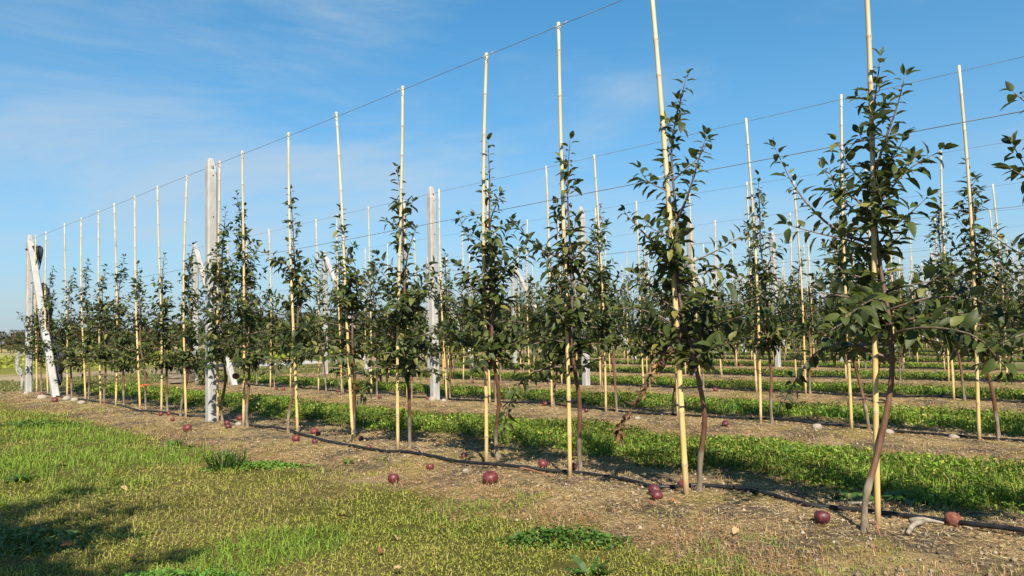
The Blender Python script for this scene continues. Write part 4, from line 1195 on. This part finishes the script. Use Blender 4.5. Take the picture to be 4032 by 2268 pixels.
# orange ribbon
mb = MB()
xr, yr = X0 + 0.06, 10.37
mb.tube([(xr + 0.022 * math.cos(a), yr + 0.022 * math.sin(a), 0.33) for a in np.linspace(0, 6.28, 10)], 0.006, 5, False)
for s in (-1, 1):
    mb.add([(xr - 0.02, yr - 0.01, 0.325), (xr - 0.025, yr - 0.01, 0.345), (xr - 0.06, yr - 0.05 * s - 0.05, 0.34 + .01 * s), (xr - 0.06, yr - 0.05 * s - 0.05, 0.315 + .01 * s)], [(0, 1, 2, 3)])
    mb.add([(xr - 0.022, yr - 0.012, 0.323), (xr - 0.027, yr - 0.012, 0.343), (xr - 0.062, yr - 0.05 * s - 0.052, 0.338 + .01 * s), (xr - 0.062, yr - 0.05 * s - 0.052, 0.313 + .01 * s)], [(3, 2, 1, 0)])
tag(obj('orange_ribbon', mb.mesh('orange_ribbon', M['ribbon'])), 'orange ribbon tied around a trunk in the front row', 'ribbon')
# wooden crate
cr = empty('wooden_crate', (6.22, 15.95, zg1(6.22, 15.95)), (0, 0, 0.5))
tag(cr, 'weathered slatted wooden crate beside the end post of the second row', 'crate')
for sx in (-1, 1):
    for sy in (-1, 1): obj('corner_post', MB().box((sx * 0.21, sy * 0.14, 0.2), (0.035, 0.035, 0.40)).mesh('corner_post', M['crate']), cr)
SL1 = MB().box((0, 0, 0), (0.46, 0.014, 0.075)).mesh('slat', M['crate']); SL2 = MB().box((0, 0, 0), (0.014, 0.30, 0.075)).mesh('slat', M['crate'])
for k in range(4):
    for s in (-1, 1):
        obj('slat', SL1, cr, (0, s * 0.167, 0.06 + k * 0.097)); obj('slat', SL2, cr, (s * 0.237, 0, 0.06 + k * 0.097))
obj('floor_board', MB().box((0, 0, 0.012), (0.40, 0.26, 0.016)).mesh('floor_board', M['crate']), cr)
# leafy sucker at the second end post
parts = grow_tree(77, (0.0, 0.03, 0.75), (0, 0), (0, 0), mids=[(0, 0, -0.02), (0.01, 0.0, 0.1), (0.0, 0.01, 0.3)], dens=1.3, lsize=0.11, spread=0.55, low=0.06)
tree_object('leafy_shrub', (V0 + DV - 0.25, 14.95, zg1(V0 + DV, 14.95)), parts, 'low dark leafy shrub in front of the second row end post', None, 0, True, 'shrub')
# crumpled sheets on the headland
def sheet(x, y, sx, sy, h, mat, label, seed):
    gx2, gy2 = np.meshgrid(np.linspace(-1, 1, 22), np.linspace(-1, 1, 12))
    f = np.clip(1 - gx2 ** 2, 0, 1) ** 0.5 * np.clip(1 - gy2 ** 2, 0, 1) ** 0.5
    z = h * f * (0.3 + fbm(gx2 * 4 + seed, gy2 * 3 + seed, seed, 3)) - 0.01
    V = np.stack([x + gx2 * sx, y + gy2 * sy, z], 2).reshape(-1, 3)
    Fc = [(r * 22 + c, r * 22 + c + 1, (r + 1) * 22 + c + 1, (r + 1) * 22 + c) for r in range(11) for c in range(21)]
    return tag(obj('plastic_sheet', meshdata('plastic_sheet', V, Fc, mat)), label, 'sheet')
sheet(11.2, 24.0, 0.75, 0.45, 0.24, M['net'], 'crumpled black sheet heap on the tan ground beyond the rows', 3)
sheet(12.6, 23.4, 1.2, 0.35, 0.10, M['whitesheet'], 'flat crumpled white sheet beyond the rows right of the black heap', 6)

# ------------------------------------------------------------------ old orchard far behind the field, and the old tree beside the camera
FT = [(0.050, 0.062, 0.022), (0.075, 0.075, 0.028), (0.11, 0.085, 0.04), (0.14, 0.09, 0.05), (0.09, 0.10, 0.03)]
def far_tree(seed):
    R = random.Random(seed)
    H = R.uniform(1.8, 2.25)
    mb = MB().tube([(0, 0, -0.05), (0.02, 0.01, 0.6), (0, 0.03, 1.3), (0.02, 0, H * 0.9)], [0.05, 0.042, 0.03, 0.008], 6)
    lv, ap = [], MB()
    for k in range(900):
        z = 0.35 + (H - 0.45) * R.random() ** 0.9
        rr_ = (0.75 * (1 - (z - 0.5) / (H + 0.5))) * R.random() ** 0.5 * (0.75 + 0.5 * math.sin(z * 9 + seed))
        a = R.uniform(0, 6.28)
        p = Vector((rr_ * math.cos(a), rr_ * math.sin(a), z))
        lv.append((leaf_matrix(p, Vector((math.cos(a), math.sin(a), R.uniform(-.6, .9))), Vector((R.gauss(0, .5), R.gauss(0, .5), 1)), R.uniform(0.11, 0.19)), R.choices(range(5), [4, 3, 2, 1.2, 2])[0]))
    sh = MB()
    for k in range(9):
        a = R.uniform(0, 6.28); z = R.uniform(1.0, H * 0.85)
        sh.tube([(0.02, 0.02, z), (0.25 * math.cos(a), 0.25 * math.sin(a), z + 0.15), (0.4 * math.cos(a), 0.4 * math.sin(a), z + 0.5)], [0.014, 0.010, 0.004], 4, False)
    for k in range(16):
        a = R.uniform(0, 6.28); z = R.uniform(0.7, H * 0.95); rr_ = R.uniform(0.2, 0.5)
        c = (rr_ * math.cos(a), rr_ * math.sin(a), z); q = 0.042
        ap.add([(c[0] + q, c[1], c[2]), (c[0] - q, c[1], c[2]), (c[0], c[1] + q, c[2]), (c[0], c[1] - q, c[2]), (c[0], c[1], c[2] + q), (c[0], c[1], c[2] - q)],
               [(0, 2, 4), (2, 1, 4), (1, 3, 4), (3, 0, 4), (2, 0, 5), (1, 2, 5), (3, 1, 5), (0, 3, 5)])
    return mb, sh, lv, ap
M['farapple'] = simple('far_apple', (0.35, 0.03, 0.02), (0.45, 0.06, 0.03), 10, 0.5)
FARP = []
def make_far(k, loc, label):
    mb, sh, lv, ap = far_tree(k)
    o = empty('old_apple_tree', loc); tag(o, label, 'apple tree', 'old apple trees beyond the field')
    obj('trunk', mb.mesh('trunk', M['bark'], True), o)
    tag(obj('branches', sh.mesh('branches', M['twig'], True), o), kind='stuff')
    tag(obj('foliage', join_leaves('foliage', lv, LEAF_LO, M['leaf'], FT), o), kind='stuff')
    tag(obj('apples', ap.mesh('apples', M['farapple'], True), o), kind='stuff')
    return o
# a belt from beyond the left edge to behind the middle of the rows (world metres)
A, B = to_rows((-54, 78, 0)), to_rows((8, 50, 0))
nfar = 58
def nth(n):
    ten = ['', '', 'twenty', 'thirty', 'forty', 'fifty']
    if n <= 20: return ORD[n]
    return (ten[n // 10][:-1] + 'ieth') if n % 10 == 0 else ten[n // 10] + '-' + ORD[n % 10]
for row in range(2):
    for k in range(nfar):
        f = (k + 0.5 * row + rnd.uniform(-.15, .15)) / nfar
        p = A.lerp(B, f) + (F_.xy.to_3d() * (3.6 * row))
        p.z = zg1(p.x, p.y)
        lab = 'old apple tree beyond the field, %s from the left in the %s line' % (nth(k + 1), 'near' if row == 0 else 'far')
        j = (k + row) % 4
        if len(FARP) < 4 and row == 0 and k < 4:
            FARP.append(make_far(k + 20, p, lab))
        else:
            s = rnd.uniform(0.85, 1.15) * (0.95 + 0.3 * f)
            copy_tree(FARP[j], p, lab, 'old apple trees beyond the field', rnd.uniform(0, 6.28), (s, s, s * rnd.uniform(.9, 1.1)))
# grown trees beside and behind the photographer whose shade falls on the lower left lawn
def shade_tree(px, py, seed, nb, label, reach=0.9):
    q0 = to_rows((px, py, 0))
    R = random.Random(seed)
    sh = MB().tube([(0, 0, -0.05), (0.03, 0.02, 0.9), (0.0, 0.04, 1.9), (0.03, 0, 2.9), (0.02, 0, 3.8)], [0.075, 0.06, 0.05, 0.03, 0.006], 8)
    lv = []; bm_ = MB()
    for k in range(nb):
        a = k * 2.4; z = R.uniform(2.5, 3.7); L = R.uniform(0.45, 1.0) * reach
        e = Vector((math.cos(a) * L, math.sin(a) * L, R.uniform(0.0, 0.35)))
        p0 = Vector((0.02, 0.02, z)); P = crom([p0, p0 + e * 0.5 + Vector((0, 0, 0.05)), p0 + e], 7)
        bm_.tube(P, [0.014 * (1 - 0.1 * q) for q in range(7)], 5, False)
        for q in range(46):
            f = R.uniform(0.15, 1); p = P[min(int(f * 6), 5)].lerp(P[min(int(f * 6) + 1, 6)], R.random())
            lv.append((leaf_matrix(p + Vector((R.gauss(0, .05), R.gauss(0, .05), R.gauss(0, .05))), Vector((R.gauss(0, 1), R.gauss(0, 1), R.gauss(0, .5))), Vector((R.gauss(0, .4), R.gauss(0, .4), 1)), R.uniform(0.07, 0.10)), R.choices(range(6), TW)[0]))
    o = empty('shade_tree', (q0.x, q0.y, 0)); tag(o, label, 'apple tree')
    obj('trunk', sh.mesh('trunk', M['bark'], True), o); tag(obj('branches', bm_.mesh('branches', M['twig'], True), o), kind='stuff')
    tag(obj('foliage', join_leaves('foliage', lv, LEAF_HI, M['leaf']), o), kind='stuff')
shade_tree(-2.00, 0.00, 8, 36, 'grown apple tree beside the photographer shading the lawn at lower left')
shade_tree(-1.35, -0.85, 12, 30, 'grown apple tree behind the photographer shading the bottom left corner', 0.8)
